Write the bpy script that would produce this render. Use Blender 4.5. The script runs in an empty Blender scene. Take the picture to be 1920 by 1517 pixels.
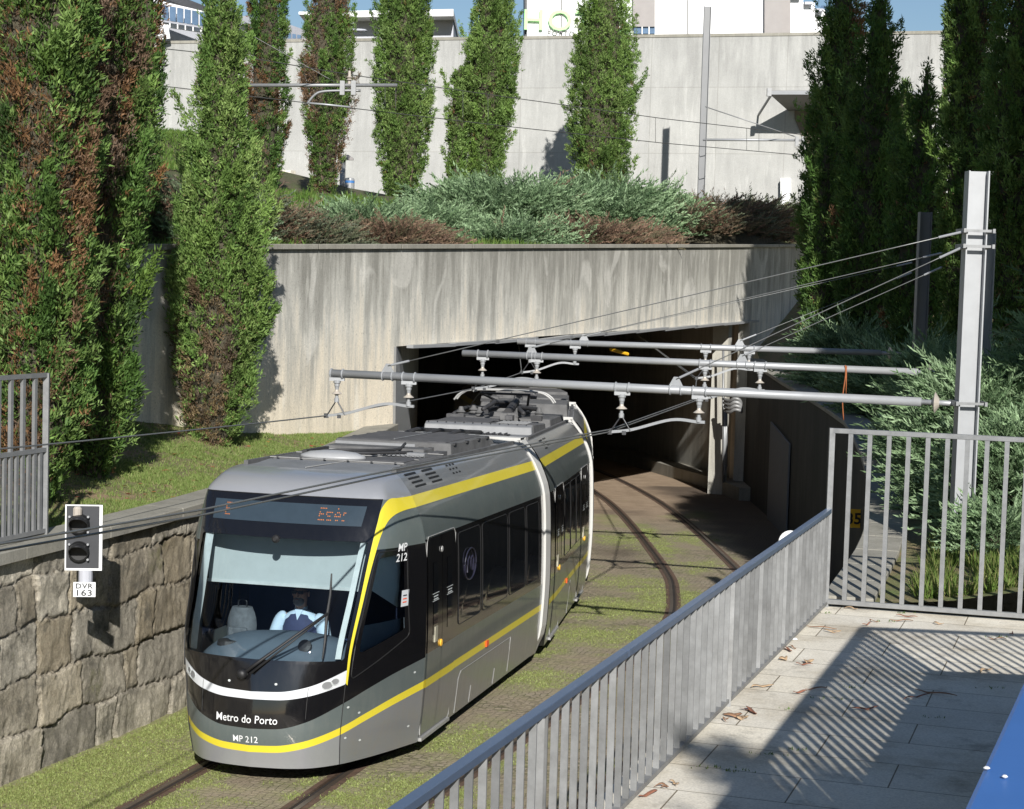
import bpy, bmesh, math, random
import numpy as np
from mathutils import Vector, Matrix, noise
scene = bpy.context.scene
R = math.radians
# ---------------------------------------------------------------- camera
FPX, CX, CY, EYE = 3400.0, 960.0, 758.5, 5.15
_ro = math.atan(.0286); _pi = math.atan(229/FPX)
_X = np.array([1., 0, 0]); _Y = np.array([0, 1., 0]); _Z = np.array([0, 0, 1.])
_fw = _Y*math.cos(_pi)-_Z*math.sin(_pi); _up = _Z*math.cos(_pi)+_Y*math.sin(_pi)
_r = _X*math.cos(_ro)+_up*math.sin(_ro); _u = _up*math.cos(_ro)-_X*math.sin(_ro)
camd = bpy.data.cameras.new('camera'); cam = bpy.data.objects.new('camera', camd)
scene.collection.objects.link(cam); scene.camera = cam
camd.sensor_width = 36; camd.lens = FPX/1920*36; camd.clip_start = .1; camd.clip_end = 3000
cam.matrix_world = Matrix(((_r[0], _u[0], -_fw[0], 0), (_r[1], _u[1], -_fw[1], 0), (_r[2], _u[2], -_fw[2], EYE), (0, 0, 0, 1)))
# ---------------------------------------------------------------- sky + sun
SUN_EL = 27.5; SUN_DX = -.106
w = bpy.data.worlds.new("World"); scene.world = w; w.use_nodes = True
nt = w.node_tree; bg = nt.nodes['Background']; sky = nt.nodes.new('ShaderNodeTexSky')
sky.sky_type = 'NISHITA'; sky.sun_disc = False; sky.sun_elevation = R(SUN_EL); sky.sun_rotation = R(174)
sky.air_density = 1.0; sky.dust_density = .4; sky.ozone_density = 3.2
nt.links.new(sky.outputs[0], bg.inputs[0]); bg.inputs[1].default_value = .06
sd = bpy.data.lights.new('sun', 'SUN'); so = bpy.data.objects.new('sun', sd); scene.collection.objects.link(so)
sd.energy = 5.0; sd.angle = R(.5); sd.color = (1, .965, .915)
_d = Vector((SUN_DX, 1, 0)).normalized()*math.cos(R(SUN_EL)); _d.z = -math.sin(R(SUN_EL))
so.rotation_euler = _d.to_track_quat('-Z', 'Y').to_euler(); so.location = (2, -10, 20)
scene.view_settings.view_transform = 'Standard'; scene.view_settings.look = 'None'
scene.view_settings.exposure = 0.45; scene.view_settings.gamma = 1
scene.cycles.max_bounces = 8; scene.cycles.transparent_max_bounces = 12
scene.render.resolution_x = 1024; scene.render.resolution_y = 809
# ---------------------------------------------------------------- measuring helpers
_C = np.array([0, 0, EYE])
def ray(x, y): return _r*(x-CX)/FPX-_u*(y-CY)/FPX+_fw
def atD(x, y, D):
    d = ray(x, y); return Vector(_C+d*D/d[1])
def atZ(x, y, z):
    d = ray(x, y); return Vector(_C+d*(z-EYE)/d[2])
SL = .0265
def G(y): return -SL*(y-18)
def atG(x, y, o=0):
    d = ray(x, y); t = (-EYE+SL*18+o)/(d[2]+SL*d[1]); return Vector(_C+d*t)
def interp(pts, v):
    return float(np.interp(v, [p[0] for p in pts], [p[1] for p in pts]))
def smoothline(pts, n=8):
    """Catmull-Rom through 2D/3D points"""
    P = [Vector(p) for p in pts]; out = []
    Q = [P[0]*2-P[1]]+P+[P[-1]*2-P[-2]]
    for i in range(1, len(Q)-2):
        for k in range(n):
            t = k/n; a, b, c, d = Q[i-1], Q[i], Q[i+1], Q[i+2]
            out.append(.5*((2*b)+(c-a)*t+(2*a-5*b+4*c-d)*t*t+(3*b-a-3*c+d)*t**3))
    out.append(P[-1]); return out
def vn(x, y, z=0, s=1.): return noise.noise(Vector((x*s, y*s, z*s)))
def fbm(x, y, z=0, s=1., o=4):
    v = 0; a = 1; t = 0
    for i in range(o):
        v += a*noise.noise(Vector((x*s+7.3*i, y*s-3.1*i, z*s+i))); t += a; a *= .5; s *= 2.05
    return v/t
# ---------------------------------------------------------------- object helpers
COL = scene.collection
def tag(o, label=None, cat=None, group=None, kind=None):
    if label: o['label'] = label
    if cat: o['category'] = cat
    if group: o['group'] = group
    if kind: o['kind'] = kind
    return o
def thing(name, label, cat, loc=(0, 0, 0), rot=(0, 0, 0), group=None):
    o = bpy.data.objects.new(name, None); COL.objects.link(o); o.location = loc; o.rotation_euler = rot
    o.empty_display_size = .2
    return tag(o, label, cat, group)
class MB:
    """collects geometry, links as one mesh object"""
    def __init__(s): s.v = []; s.f = []; s.m = []; s.mi = 0; s.uv = None
    def mat(s, i): s.mi = i; return s
    def add(s, vs, fs):
        b = len(s.v); s.v += [tuple(v) for v in vs]
        for f in fs: s.f.append([b+i for i in f]); s.m.append(s.mi)
        return s
    def box(s, c, d, M=None):
        x, y, z = d[0]/2, d[1]/2, d[2]/2
        vs = [Vector((i*x, j*y, k*z)) for i in (-1, 1) for j in (-1, 1) for k in (-1, 1)]
        if M is not None: vs = [M @ v for v in vs]
        c = Vector(c)
        return s.add([v+c for v in vs], [(0, 1, 3, 2), (4, 6, 7, 5), (0, 4, 5, 1), (2, 3, 7, 6), (0, 2, 6, 4), (1, 5, 7, 3)])
    def bar(s, a, b, w, h, up=(0, 0, 1)):
        a, b = Vector(a), Vector(b); d = (b-a); L = d.length
        if L < 1e-6: return s
        d /= L; u = Vector(up)
        if abs(d.dot(u)) > .99: u = Vector((0, 1, 0))
        x = d.cross(u).normalized(); z = x.cross(d)
        M = Matrix((x, d, z)).transposed()
        return s.box((a+b)/2, (w, L, h), M)
    def tube(s, pts, r, n=8, cap=True):
        P = [Vector(p) for p in pts]; k = len(P); rr = r if hasattr(r, '__len__') else [r]*k
        base = len(s.v); ref = Vector((0, 0, 1)); vs = []; fs = []
        for i, p in enumerate(P):
            t = (P[min(i+1, k-1)]-P[max(i-1, 0)]).normalized()
            rf = ref if abs(t.dot(ref)) < .95 else Vector((0, 1, 0))
            x = t.cross(rf).normalized(); y = x.cross(t)
            for j in range(n):
                a = 2*math.pi*j/n; vs.append(p+(x*math.cos(a)+y*math.sin(a))*rr[i])
        for i in range(k-1):
            for j in range(n):
                fs.append((i*n+j, i*n+(j+1) % n, (i+1)*n+(j+1) % n, (i+1)*n+j))
        if cap: fs.append(tuple(range(n))[::-1]); fs.append(tuple((k-1)*n+j for j in range(n)))
        return s.add(vs, fs)
    def lathe(s, prof, c=(0, 0, 0), n=16, M=None):
        vs = []; fs = []; c = Vector(c)
        for (r, z) in prof:
            for j in range(n):
                a = 2*math.pi*j/n; v = Vector((r*math.cos(a), r*math.sin(a), z))
                vs.append((M @ v if M is not None else v)+c)
        for i in range(len(prof)-1):
            for j in range(n): fs.append((i*n+j, i*n+(j+1) % n, (i+1)*n+(j+1) % n, (i+1)*n+j))
        fs.append(tuple(range(n))[::-1]); fs.append(tuple((len(prof)-1)*n+j for j in range(n)))
        return s.add(vs, fs)
    def prism(s, poly, off):
        """polygon (3D points) extruded by vector off"""
        k = len(poly); o = Vector(off); P = [Vector(p) for p in poly]
        return s.add(P+[p+o for p in P], [tuple(range(k))[::-1], tuple(range(k, 2*k))]+[(i, (i+1) % k, k+(i+1) % k, k+i) for i in range(k)])
    def grid(s, rows, close=False):
        n = len(rows[0]); vs = [p for r_ in rows for p in r_]; fs = []
        for i in range(len(rows)-1):
            for j in range(n-1): fs.append((i*n+j, i*n+j+1, (i+1)*n+j+1, (i+1)*n+j))
        return s.add(vs, fs)
    def build(s, name, mats, parent=None, smooth=False, bevel=0, origin=None, world=True, seg=1, autosm=None, col=None):
        me = bpy.data.meshes.new(name)
        off = Vector((0, 0, 0))
        if parent is not None and world: off = -Vector(parent['_w']) if '_w' in parent else -parent.location
        me.from_pydata([tuple(Vector(v)) for v in s.v], [], s.f)
        if not hasattr(mats, '__len__'): mats = [mats]
        for m in mats: me.materials.append(m)
        me.polygons.foreach_set('material_index', s.m)
        if smooth: me.polygons.foreach_set('use_smooth', [True]*len(s.f))
        me.update()
        bm = bmesh.new(); bm.from_mesh(me); bmesh.ops.recalc_face_normals(bm, faces=bm.faces); bm.to_mesh(me); bm.free()
        o = bpy.data.objects.new(name, me); COL.objects.link(o)
        if parent is not None:
            o.parent = parent
            if world: o.location = off
        if bevel:
            b = o.modifiers.new('bevel', 'BEVEL'); b.width = bevel; b.segments = seg; b.limit_method = 'ANGLE'; b.angle_limit = R(35)
        if autosm is not None:
            me.polygons.foreach_set('use_smooth', [True]*len(s.f))
            me.set_sharp_from_angle(angle=R(autosm))
        return o
def wthing(name, label, cat, loc, group=None):
    return thing(name, label, cat, loc, (0, 0, 0), group)
# numpy leaf meshes -------------------------------------------------
def np_mesh(name, V, Fq, mats, colr=None, parent=None, smooth=False):
    """V (n,3) verts, Fq (m,4) quads"""
    me = bpy.data.meshes.new(name)
    me.vertices.add(len(V)); me.vertices.foreach_set('co', V.astype(np.float32).ravel())
    me.loops.add(Fq.size); me.loops.foreach_set('vertex_index', Fq.astype(np.int32).ravel())
    k = Fq.shape[1]; me.polygons.add(len(Fq)); me.polygons.foreach_set('loop_start', np.arange(0, Fq.size, k, dtype=np.int32))
    me.polygons.foreach_set('loop_total', np.full(len(Fq), k, dtype=np.int32))
    if smooth: me.polygons.foreach_set('use_smooth', np.ones(len(Fq), dtype=bool))
    for m in (mats if isinstance(mats, list) else [mats]): me.materials.append(m)
    me.update(calc_edges=True)
    if colr is not None:
        a = me.color_attributes.new('Col', 'FLOAT_COLOR', 'POINT')
        c = np.ones((len(V), 4), np.float32); c[:, :3] = colr; a.data.foreach_set('color', c.ravel())
    o = bpy.data.objects.new(name, me); COL.objects.link(o)
    if parent is not None: o.parent = parent
    return o
def blades(P, D, Wd, L, W, rng, mid=.45):
    """rhombus blades: base P, direction D, width direction Wd; returns verts, quads"""
    n = len(P); L = L[:, None]; W = W[:, None]
    a = P; b = P+D*L*mid+Wd*W; c = P+D*L; d = P+D*L*mid-Wd*W
    V = np.stack([a, b, c, d], 1).reshape(-1, 3); Fq = np.arange(4*n).reshape(-1, 4)
    return V, Fq
def unit(a): return a/np.maximum(np.linalg.norm(a, axis=1, keepdims=True), 1e-9)
# ---------------------------------------------------------------- materials
class NT:
    def __init__(s, name):
        s.m = bpy.data.materials.new(name); s.m.use_nodes = True; s.t = s.m.node_tree
        s.b = s.t.nodes['Principled BSDF']; s.out = s.t.nodes['Material Output']
        s.tc = s.t.nodes.new('ShaderNodeTexCoord'); s.co = s.tc.outputs['Object']
    def n(s, typ, **kw):
        o = s.t.nodes.new(typ)
        for k, v in kw.items(): setattr(o, k, v)
        return o
    def l(s, a, b): s.t.links.new(a, b)
    def geo(s):
        s.co = s.n('ShaderNodeNewGeometry').outputs['Position']; return s
    def mapping(s, scale=(1, 1, 1), rot=(0, 0, 0), loc=(0, 0, 0), src=None):
        o = s.n('ShaderNodeMapping'); o.inputs['Scale'].default_value = scale; o.inputs['Rotation'].default_value = rot; o.inputs['Location'].default_value = loc
        s.l(src or s.co, o.inputs[0]); return o.outputs[0]
    def noise(s, scale, detail=5, rough=.6, vec=None, dist=0):
        o = s.n('ShaderNodeTexNoise'); o.inputs['Scale'].default_value = scale; o.inputs['Detail'].default_value = detail
        o.inputs['Roughness'].default_value = rough; o.inputs['Distortion'].default_value = dist
        s.l(vec or s.co, o.inputs['Vector']); return o.outputs[0]
    def ramp(s, fac, stops, interp='LINEAR'):
        o = s.n('ShaderNodeValToRGB'); o.color_ramp.interpolation = interp
        e = o.color_ramp.elements
        while len(e) < len(stops): e.new(.5)
        for i, (p, c) in enumerate(stops):
            e[i].position = p; e[i].color = (*c, 1) if hasattr(c, '__len__') else (c, c, c, 1)
        s.l(fac, o.inputs[0]); return o.outputs[0]
    def mix(s, fac, a, b, typ='MIX'):
        o = s.n('ShaderNodeMix', data_type='RGBA', blend_type=typ)
        for val, i in ((fac, 0), (a, 6), (b, 7)):
            if hasattr(val, 'links') or isinstance(val, bpy.types.NodeSocket): s.l(val, o.inputs[i])
            elif i == 0: o.inputs[0].default_value = val
            else: o.inputs[i].default_value = (*val, 1)
        return o.outputs[2]
    def math(s, op, a, b=0., c=None):
        o = s.n('ShaderNodeMath', operation=op)
        for i, v in enumerate((a, b, c)):
            if v is None: continue
            if isinstance(v, bpy.types.NodeSocket): s.l(v, o.inputs[i])
            else: o.inputs[i].default_value = v
        return o.outputs[0]
    def sep(s, vec=None):
        o = s.n('ShaderNodeSeparateXYZ'); s.l(vec or s.co, o.inputs[0]); return o.outputs
    def base(s, c):
        if isinstance(c, bpy.types.NodeSocket): s.l(c, s.b.inputs['Base Color'])
        else: s.b.inputs['Base Color'].default_value = (*c, 1)
        return s
    def rough(s, v):
        if isinstance(v, bpy.types.NodeSocket): s.l(v, s.b.inputs['Roughness'])
        else: s.b.inputs['Roughness'].default_value = v
        return s
    def metal(s, v): s.b.inputs['Metallic'].default_value = v; return s
    def bump(s, h, strength=.3, dist=.02):
        o = s.n('ShaderNodeBump'); o.inputs['Strength'].default_value = strength; o.inputs['Distance'].default_value = dist
        s.l(h, o.inputs['Height']); s.l(o.outputs[0], s.b.inputs['Normal']); return s
def simple(name, c, rough=.5, metal=0., var=.12, vscale=6, bump=0, geo=False, coat=0):
    t = NT(name)
    if geo: t.geo()
    n = t.noise(vscale, 6, .65)
    d = tuple(max(0, x*(1-var)) for x in c); u = tuple(min(1, x*(1+var)) for x in c)
    t.base(t.ramp(n, [(.3, d), (.7, u)])); t.rough(rough).metal(metal)
    if coat: t.b.inputs['Coat Weight'].default_value = coat; t.b.inputs['Coat Roughness'].default_value = .04
    if bump: t.bump(t.noise(vscale*8, 4), bump, .005)
    return t.m
def leafmat(name, trans=.25):
    t = NT(name); a = t.n('ShaderNodeVertexColor', layer_name='Col')
    t.base(a.outputs[0]); t.rough(.62); t.b.inputs['Specular IOR Level'].default_value = .25
    tr = t.n('ShaderNodeBsdfTranslucent'); t.l(a.outputs[0], tr.inputs[0])
    mx = t.n('ShaderNodeMixShader'); mx.inputs[0].default_value = trans
    t.l(t.b.outputs[0], mx.inputs[1]); t.l(tr.outputs[0], mx.inputs[2]); t.l(mx.outputs[0], t.out.inputs[0]); return t.m
M = {}
M['leaf'] = leafmat('foliage'); M['grass'] = leafmat('grass_blade', .35); M['dry'] = leafmat('dry_leaf', .1)
M['core'] = simple('inner_branches', (.055, .048, .030), .9, var=.5, vscale=9)
M['bark'] = simple('bark', (.14, .10, .075), .9, var=.35, vscale=14, bump=.6)
# galvanised steel
t = NT('galvanised_steel').geo(); n = t.noise(9, 6, .7); n2 = t.noise(1.3, 3)
t.base(t.mix(n2, t.ramp(n, [(.3, (.19, .195, .20)), (.7, (.27, .275, .28))]), (.235, .24, .24))); t.rough(t.ramp(n, [(.3, .34), (.7, .52)])); t.metal(.35); M['steel'] = t.m
M['alu'] = simple('pale_aluminium', (.33, .34, .35), .42, .25, .06, 5, geo=True)
M['rail_grey'] = simple('handrail_sky_grey', (.12, .165, .25), .35, .35, .06, 8, geo=True)  # bluish base stands in for sky reflected in the top rail
t = NT('railing_bar').geo(); oi = t.n('ShaderNodeObjectInfo'); n = t.noise(5, 6, .7); c = t.ramp(n, [(.3, (.19, .192, .19)), (.7, (.31, .315, .315))])
c = t.mix(1, c, t.ramp(oi.outputs['Random'], [(0., .74), (1., 1.18)]), 'MULTIPLY'); t.base(c); t.rough(.5).metal(.3); M['bar_grey'] = t.m
M['mast_grey'] = simple('mast_grey', (.17, .175, .18), .5, .2, .06, 2, geo=True)
M['handrail'] = simple('sky_tinted_handrail', (.05, .15, .42), .42, .0, .10, 3, geo=True)  # blue of the reflected sky put into the base colour
M['dark_metal'] = simple('dark_metal', (.05, .052, .055), .5, .3, .2)
M['black'] = simple('matte_black', (.012, .012, .013), .55, 0, .2)
M['white'] = simple('white_paint', (.70, .71, .71), .45, 0, .05)
M['insul'] = simple('insulator', (.40, .36, .31), .35, 0, .1)
M['soft_white'] = simple('roof_dome_white', (.34, .345, .35), .4, 0, .05); M['copper'] = simple('wire_metal', (.10, .10, .095), .45, .6, .2, geo=True)
M['rust'] = simple('rust_cord', (.28, .09, .03), .8, 0, .3)
M['yellow_sign'] = simple('yellow_sign', (.75, .42, .02), .5, 0, .1)
M['wire_grey'] = simple('wire_grey', (.20, .205, .20), .45, .5, .1)
# walkway slabs -------------------------------------------------------
HW = math.atan(.331)      # heading of the walkway
t = NT('granite_paving').geo()
mp = t.mapping(rot=(0, 0, HW)); br = t.n('ShaderNodeTexBrick'); br.inputs['Scale'].default_value = 1; br.inputs['Brick Width'].default_value = 1.25
br.inputs['Row Height'].default_value = .62; br.inputs['Mortar Size'].default_value = .006; br.inputs['Mortar Smooth'].default_value = .3; br.offset = .45
br.inputs['Color1'].default_value = (.88, .88, .88, 1); br.inputs['Color2'].default_value = (1.04, 1.03, 1.0, 1); br.inputs['Mortar'].default_value = (.25, .22, .17, 1)
nz = t.noise(3, 2); wv = t.n('ShaderNodeVectorMath', operation='ADD'); t.l(mp, wv.inputs[0])
sc = t.n('ShaderNodeVectorMath', operation='SCALE'); t.l(t.n('ShaderNodeTexNoise').outputs[1], sc.inputs[0]); sc.inputs['Scale'].default_value = .012
t.l(sc.outputs[0], wv.inputs[1]); t.l(wv.outputs[0], br.inputs['Vector'])
f1 = t.noise(1.1, 7, .68); f2 = t.noise(55, 3, .7); f3 = t.noise(.45, 5, .6)
c = t.ramp(f1, [(.30, (.50, .44, .34)), (.48, (.70, .655, .56)), (.7, (.80, .76, .67))])
c = t.mix(1, c, t.ramp(f2, [(.3, .78), (.7, 1.12)]), 'MULTIPLY'); c = t.mix(1, c, br.outputs[0], 'MULTIPLY')
dirt = t.ramp(t.noise(2.3, 8, .75), [(.54, 0.), (.68, 1.)]); c = t.mix(t.math('MULTIPLY', dirt, .55), c, (.17, .15, .115))
t.base(c); t.rough(.8); t.bump(t.math('ADD', t.math('MULTIPLY', br.outputs[1], -1.2), t.math('MULTIPLY', f2, .25)), .35, .01); M['paving'] = t.m
# track bed -------------------------------------------------------------
t = NT('track_bed').geo(); a = t.n('ShaderNodeVertexColor', layer_name='Col'); sp = t.n('ShaderNodeSeparateColor'); t.l(a.outputs[0], sp.inputs[0])
mp = t.mapping(rot=(0, 0, .25))
vr = t.n('ShaderNodeTexVoronoi', feature='DISTANCE_TO_EDGE'); vr.inputs['Scale'].default_value = 11.5; vr.inputs['Randomness'].default_value = .42; t.l(mp, vr.inputs['Vector'])
vc = t.n('ShaderNodeTexVoronoi'); vc.inputs['Scale'].default_value = 11.5; vc.inputs['Randomness'].default_value = .42; t.l(mp, vc.inputs['Vector'])
jt = t.ramp(vr.outputs[0], [(.02, 0.), (.10, 1.)])
f1 = t.noise(1.6, 7, .7); f2 = t.noise(22, 5, .7)
stone = t.ramp(vc.outputs[1], [(.2, (.235, .195, .14)), (.8, (.33, .28, .205))])
joint = t.ramp(f2, [(.35, (.065, .052, .032)), (.65, (.12, .13, .045))])
sett = t.mix(jt, joint, stone)
soil = t.ramp(f2, [(.3, (.20, .16, .105)), (.7, (.35, .29, .205))])
c = t.mix(t.ramp(f1, [(.40, .15), (.58, .95)]), sett, soil)
c = t.mix(sp.outputs[1], c, t.ramp(f1, [(.3, (.25, .18, .115)), (.7, (.42, .315, .22))]))      # bare concrete by the tunnel
moss = t.ramp(f2, [(.3, (.17, .19, .055)), (.7, (.30, .33, .11))])
c = t.mix(t.math('MULTIPLY', sp.outputs[0], t.ramp(t.noise(14, 6, .8), [(.36, .25), (.58, 1.)])), c, moss)
c = t.mix(sp.outputs[2], c, (.045, .03, .02))  # blue channel: wet patches plus shade painted right of the empty track
t.base(c); t.rough(.9); t.bump(t.math('ADD', t.math('MULTIPLY', jt, .6), f2), .7, .02); M['bed'] = t.m
# soil and grass ground ----------------------------------------------
def soilm(name, c0, c1, c2):
    t = NT(name).geo(); f1 = t.noise(1.2, 6, .7); f2 = t.noise(30, 5, .7)
    c = t.ramp(f1, [(.35, c0), (.52, c1), (.68, c2)]); c = t.mix(1, c, t.ramp(f2, [(.3, .6), (.7, 1.3)]), 'MULTIPLY')
    t.base(c); t.rough(.95); t.bump(f2, .8, .03); return t.m
M['bank'] = soilm('grassy_soil', (.30, .21, .125), (.19, .17, .075), (.14, .18, .05))
M['soil'] = soilm('shrub_soil', (.10, .075, .05), (.07, .075, .03), (.08, .10, .03))
# concrete -------------------------------------------------------------
def concrete(name, lo, hi, streak=.5, dark=(.10, .10, .09), panel=None, topz=None, botz=None, warm=None, topfun=None, spots=False):
    t = NT(name).geo(); st = t.mapping(scale=(1.0, 1.0, .13)); f0 = t.noise(2.6, 7, .72, st); f1 = t.noise(.55, 5, .6); f2 = t.noise(38, 5, .75); f3 = t.noise(7.5, 6, .7, st)
    c = t.ramp(f1, [(.3, lo), (.7, hi)])
    z = t.sep()[2]
    if warm:      # lower part cream, washed clean
        zz = t.n('ShaderNodeMapRange'); zz.inputs['From Min'].default_value = botz; zz.inputs['From Max'].default_value = topz; t.l(z, zz.inputs[0])
        k = t.math('ADD', zz.outputs[0], t.math('MULTIPLY', t.math('SUBTRACT', f0, .5), 1.5))
        c = t.mix(t.ramp(k, [(.2, 1.), (.62, 0.)]), c, warm)
        c = t.mix(t.math('MULTIPLY', t.ramp(k, [(.55, 0.), (1.05, 1.)]), .75), c, dark)
    s_ = t.math('MULTIPLY', t.ramp(f0, [(.46, 0.), (.68, 1.)]), streak)
    c = t.mix(s_, c, dark)
    c = t.mix(t.math('MULTIPLY', t.ramp(f3, [(.50, 0.), (.72, 1.)]), streak*.6), c, dark)
    c = t.mix(t.math('MULTIPLY', t.ramp(t.noise(4.2, 6, .7, st), [(.56, 0.), (.68, 1.)]), .4), c, tuple(min(1, x*1.25) for x in hi))
    if warm:
        bl_ = t.mapping(scale=(1, 1, .55)); c = t.mix(t.math('MULTIPLY', t.ramp(t.noise(.85, 4, .5, bl_, 1.2), [(.60, 0.), (.66, 1.)]), .38), c, (.74, .72, .66))
    if spots:
        c = t.mix(t.math('MULTIPLY', t.ramp(t.noise(26, 3, .8), [(.60, 0.), (.68, 1.)]), .55), c, (.09, .085, .07))
    if topfun is not None and topz:
        zz = t.n('ShaderNodeMapRange'); zz.inputs['From Min'].default_value = topz-topfun; zz.inputs['From Max'].default_value = topz; t.l(z, zz.inputs[0])
        k = t.math('MULTIPLY', zz.outputs[0], t.ramp(f0, [(.35, .15), (.65, 1.)]))
        c = t.mix(t.math('MULTIPLY', k, .7), c, dark)
    c = t.mix(1, c, t.ramp(f2, [(.3, .80), (.7, 1.12)]), 'MULTIPLY')
    t.base(c); t.rough(.88); t.bump(t.math('ADD', f2, t.math('MULTIPLY', f0, .5)), .25, .01); return t
t = concrete('portal_concrete', (.47, .46, .415), (.62, .605, .545), .40, (.19, .185, .16), topz=5.9, botz=2.3, warm=(.76, .68, .54), spots=True); M['portal'] = t.m
M['coping'] = concrete('coping_concrete', (.24, .23, .19), (.34, .325, .28), .3, (.09, .085, .07), spots=True).m
M['tunnel'] = concrete('tunnel_concrete', (.40, .39, .345), (.48, .465, .41), .4, (.12, .11, .09)).m
M['dark_wall'] = concrete('shade_darkened_concrete', (.038, .038, .033), (.062, .060, .052), .7, (.02, .021, .017)).m  # base tone lowered to deepen the shade on this wall
# far wall with formwork panels, stains from the top
t = concrete('board_concrete', (.37, .37, .355), (.47, .47, .45), .28, (.25, .25, .24), topz=15.2, botz=8, topfun=3.8)
mp = t.mapping(rot=(R(90), 0, 0)); 
cmb = t.n('ShaderNodeCombineXYZ'); S_ = t.sep(); t.l(S_[0], cmb.inputs[0]); t.l(S_[2], cmb.inputs[1])
br = t.n('ShaderNodeTexBrick'); br.offset = 0; br.inputs['Scale'].default_value = 1; br.inputs['Brick Width'].default_value = 2.6; br.inputs['Row Height'].default_value = 2.62
br.inputs['Mortar Size'].default_value = .025; br.inputs['Mortar Smooth'].default_value = 1; t.l(cmb.outputs[0], br.inputs['Vector'])
br.inputs['Color1'].default_value = (.97, .97, .97, 1); br.inputs['Color2'].default_value = (1.03, 1.03, 1.02, 1); br.inputs['Mortar'].default_value = (.78, .77, .75, 1)
src = t.b.inputs['Base Color'].links[0].from_socket; t.base(t.mix(1, src, br.outputs[0], 'MULTIPLY')); M['board'] = t.m
# rough granite blocks (colour attribute: R joint, G tone, B warm)
t = NT('granite_blocks').geo(); a = t.n('ShaderNodeVertexColor', layer_name='Col'); sp = t.n('ShaderNodeSeparateColor'); t.l(a.outputs[0], sp.inputs[0])
f1 = t.noise(2.2, 7, .75); f2 = t.noise(40, 5, .8); f3 = t.noise(.8, 5, .6)
c = t.ramp(f1, [(.32, (.125, .115, .09)), (.44, (.30, .275, .22)), (.60, (.52, .475, .385))])
c = t.mix(t.math('MULTIPLY', sp.outputs[2], .6), c, (.34, .265, .15))
tn = t.n('ShaderNodeMapRange'); tn.inputs['To Min'].default_value = .62; tn.inputs['To Max'].default_value = 1.25; t.l(sp.outputs[1], tn.inputs[0]); c = t.mix(1, c, tn.outputs[0], 'MULTIPLY')
c = t.mix(1, c, t.ramp(f2, [(.28, .55), (.72, 1.35)]), 'MULTIPLY')
lich = t.ramp(t.noise(1.7, 6, .8, t.mapping(loc=(3, 8, 1))), [(.53, 0.), (.63, 1.)]); c = t.mix(t.math('MULTIPLY', lich, .72), c, (.085, .08, .062))
c = t.mix(t.math('MULTIPLY', t.ramp(t.noise(1.1, 6, .8, t.mapping(loc=(13, 2, 5))), [(.60, 0.), (.68, 1.)]), .5), c, (.12, .125, .03))
c = t.mix(t.math('MULTIPLY', sp.outputs[0], .7), c, t.ramp(f2, [(.4, (.07, .055, .035)), (.6, (.40, .36, .29))]))
t.base(c); t.rough(.92); t.bump(t.math('ADD', f2, f1), .9, .03); M['granite'] = t.m
# rails
t = NT('rail_steel').geo(); f = t.noise(14, 6, .7); t.base(t.ramp(f, [(.3, (.06, .04, .028)), (.7, (.13, .09, .062))])); t.rough(.55).metal(.4); M['rail'] = t.m
M['rail_top'] = simple('rail_head', (.20, .16, .125), .3, .6, .2, 20, geo=True)
M['groove'] = simple('rail_groove', (.018, .013, .01), .9, 0, .3)
M['rust_edge'] = simple('rust_soil', (.10, .06, .038), .9, 0, .35, 10, geo=True)
M['facade_white'] = simple('white_facade', (.82, .82, .82), .6, 0, .03, 2, geo=True)
M['facade_grey'] = simple('grey_facade', (.42, .43, .47), .6, 0, .05, 2, geo=True)
M['facade_shade'] = simple('taupe_facade', (.30, .28, .27), .7, 0, .05, 2, geo=True)
M['facade_pane'] = simple('office_glass', (.13, .20, .30), .08, .2, .2, 1, geo=True)
M['green_letters'] = simple('pale_green_letters', (.40, .78, .30), .5, 0, .04)
M['soffit'] = simple('canopy_soffit', (.22, .215, .21), .7, 0, .08, 3, geo=True)
# ================================================================ SETTING
rng = np.random.default_rng(7); random.seed(7)
# --- reference lines ---------------------------------------------------
LW = [(8, -7.9), (12, -6.7), (17.7, -5.0), (22.1, -3.77), (27, -2.95), (34.8, -2.27)]      # left retaining wall face, (y, x)
LWs = smoothline([(x, y) for y, x in LW], 12)
def lwx(y): return float(np.interp(y, [p.y for p in LWs], [p.x for p in LWs]))
RW = [(18.4, 3.27), (23, 4.55), (28.5, 5.66), (35, 6.25), (45, 6.7), (54, 6.95)]
RWs = smoothline([(x, y) for y, x in RW], 8)
def rwx(y): return float(np.interp(y, [p.y for p in RWs], [p.x for p in RWs]))
def rwz(y): return interp([(18.4, 1.95), (27, 1.98), (29, 2.3), (33, 2.7), (45, 2.8), (54, 3.0), (60, 5)], y)
PW0 = Vector((-2.25, 34.8, 0)); PD = Vector((9.15, 19.2, 0)).normalized(); PN = Vector((PD.y, -PD.x, 0))   # portal plane, PN to camera
def PW(l, z, off=0): p = PW0+PD*l+PN*off; return Vector((p.x, p.y, z))
def onP(x, y, off=0):
    d = Vector(ray(x, y)); c = Vector(_C); o = PW0+PN*off; t = (o-c).dot(PN)/d.dot(PN); q = c+d*t; return (q-PW0).dot(PD), q.z
def pwtop(l): return 5.72+.031*l if l > -30 else 4.8
def lint(l): return 3.86+.0145*l
C1 = smoothline([(-2.52-.95*.23-14*.236, 17.93-14), (-2.57, 17.93), (-1.87, 20.87), (-.94, 25.0), (-.2, 29.3), (.32, 34), (.42, 38.5), (.2, 45), (-.5, 54), (-1.8, 64), (-4, 74), (-7, 84)], 10)
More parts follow.
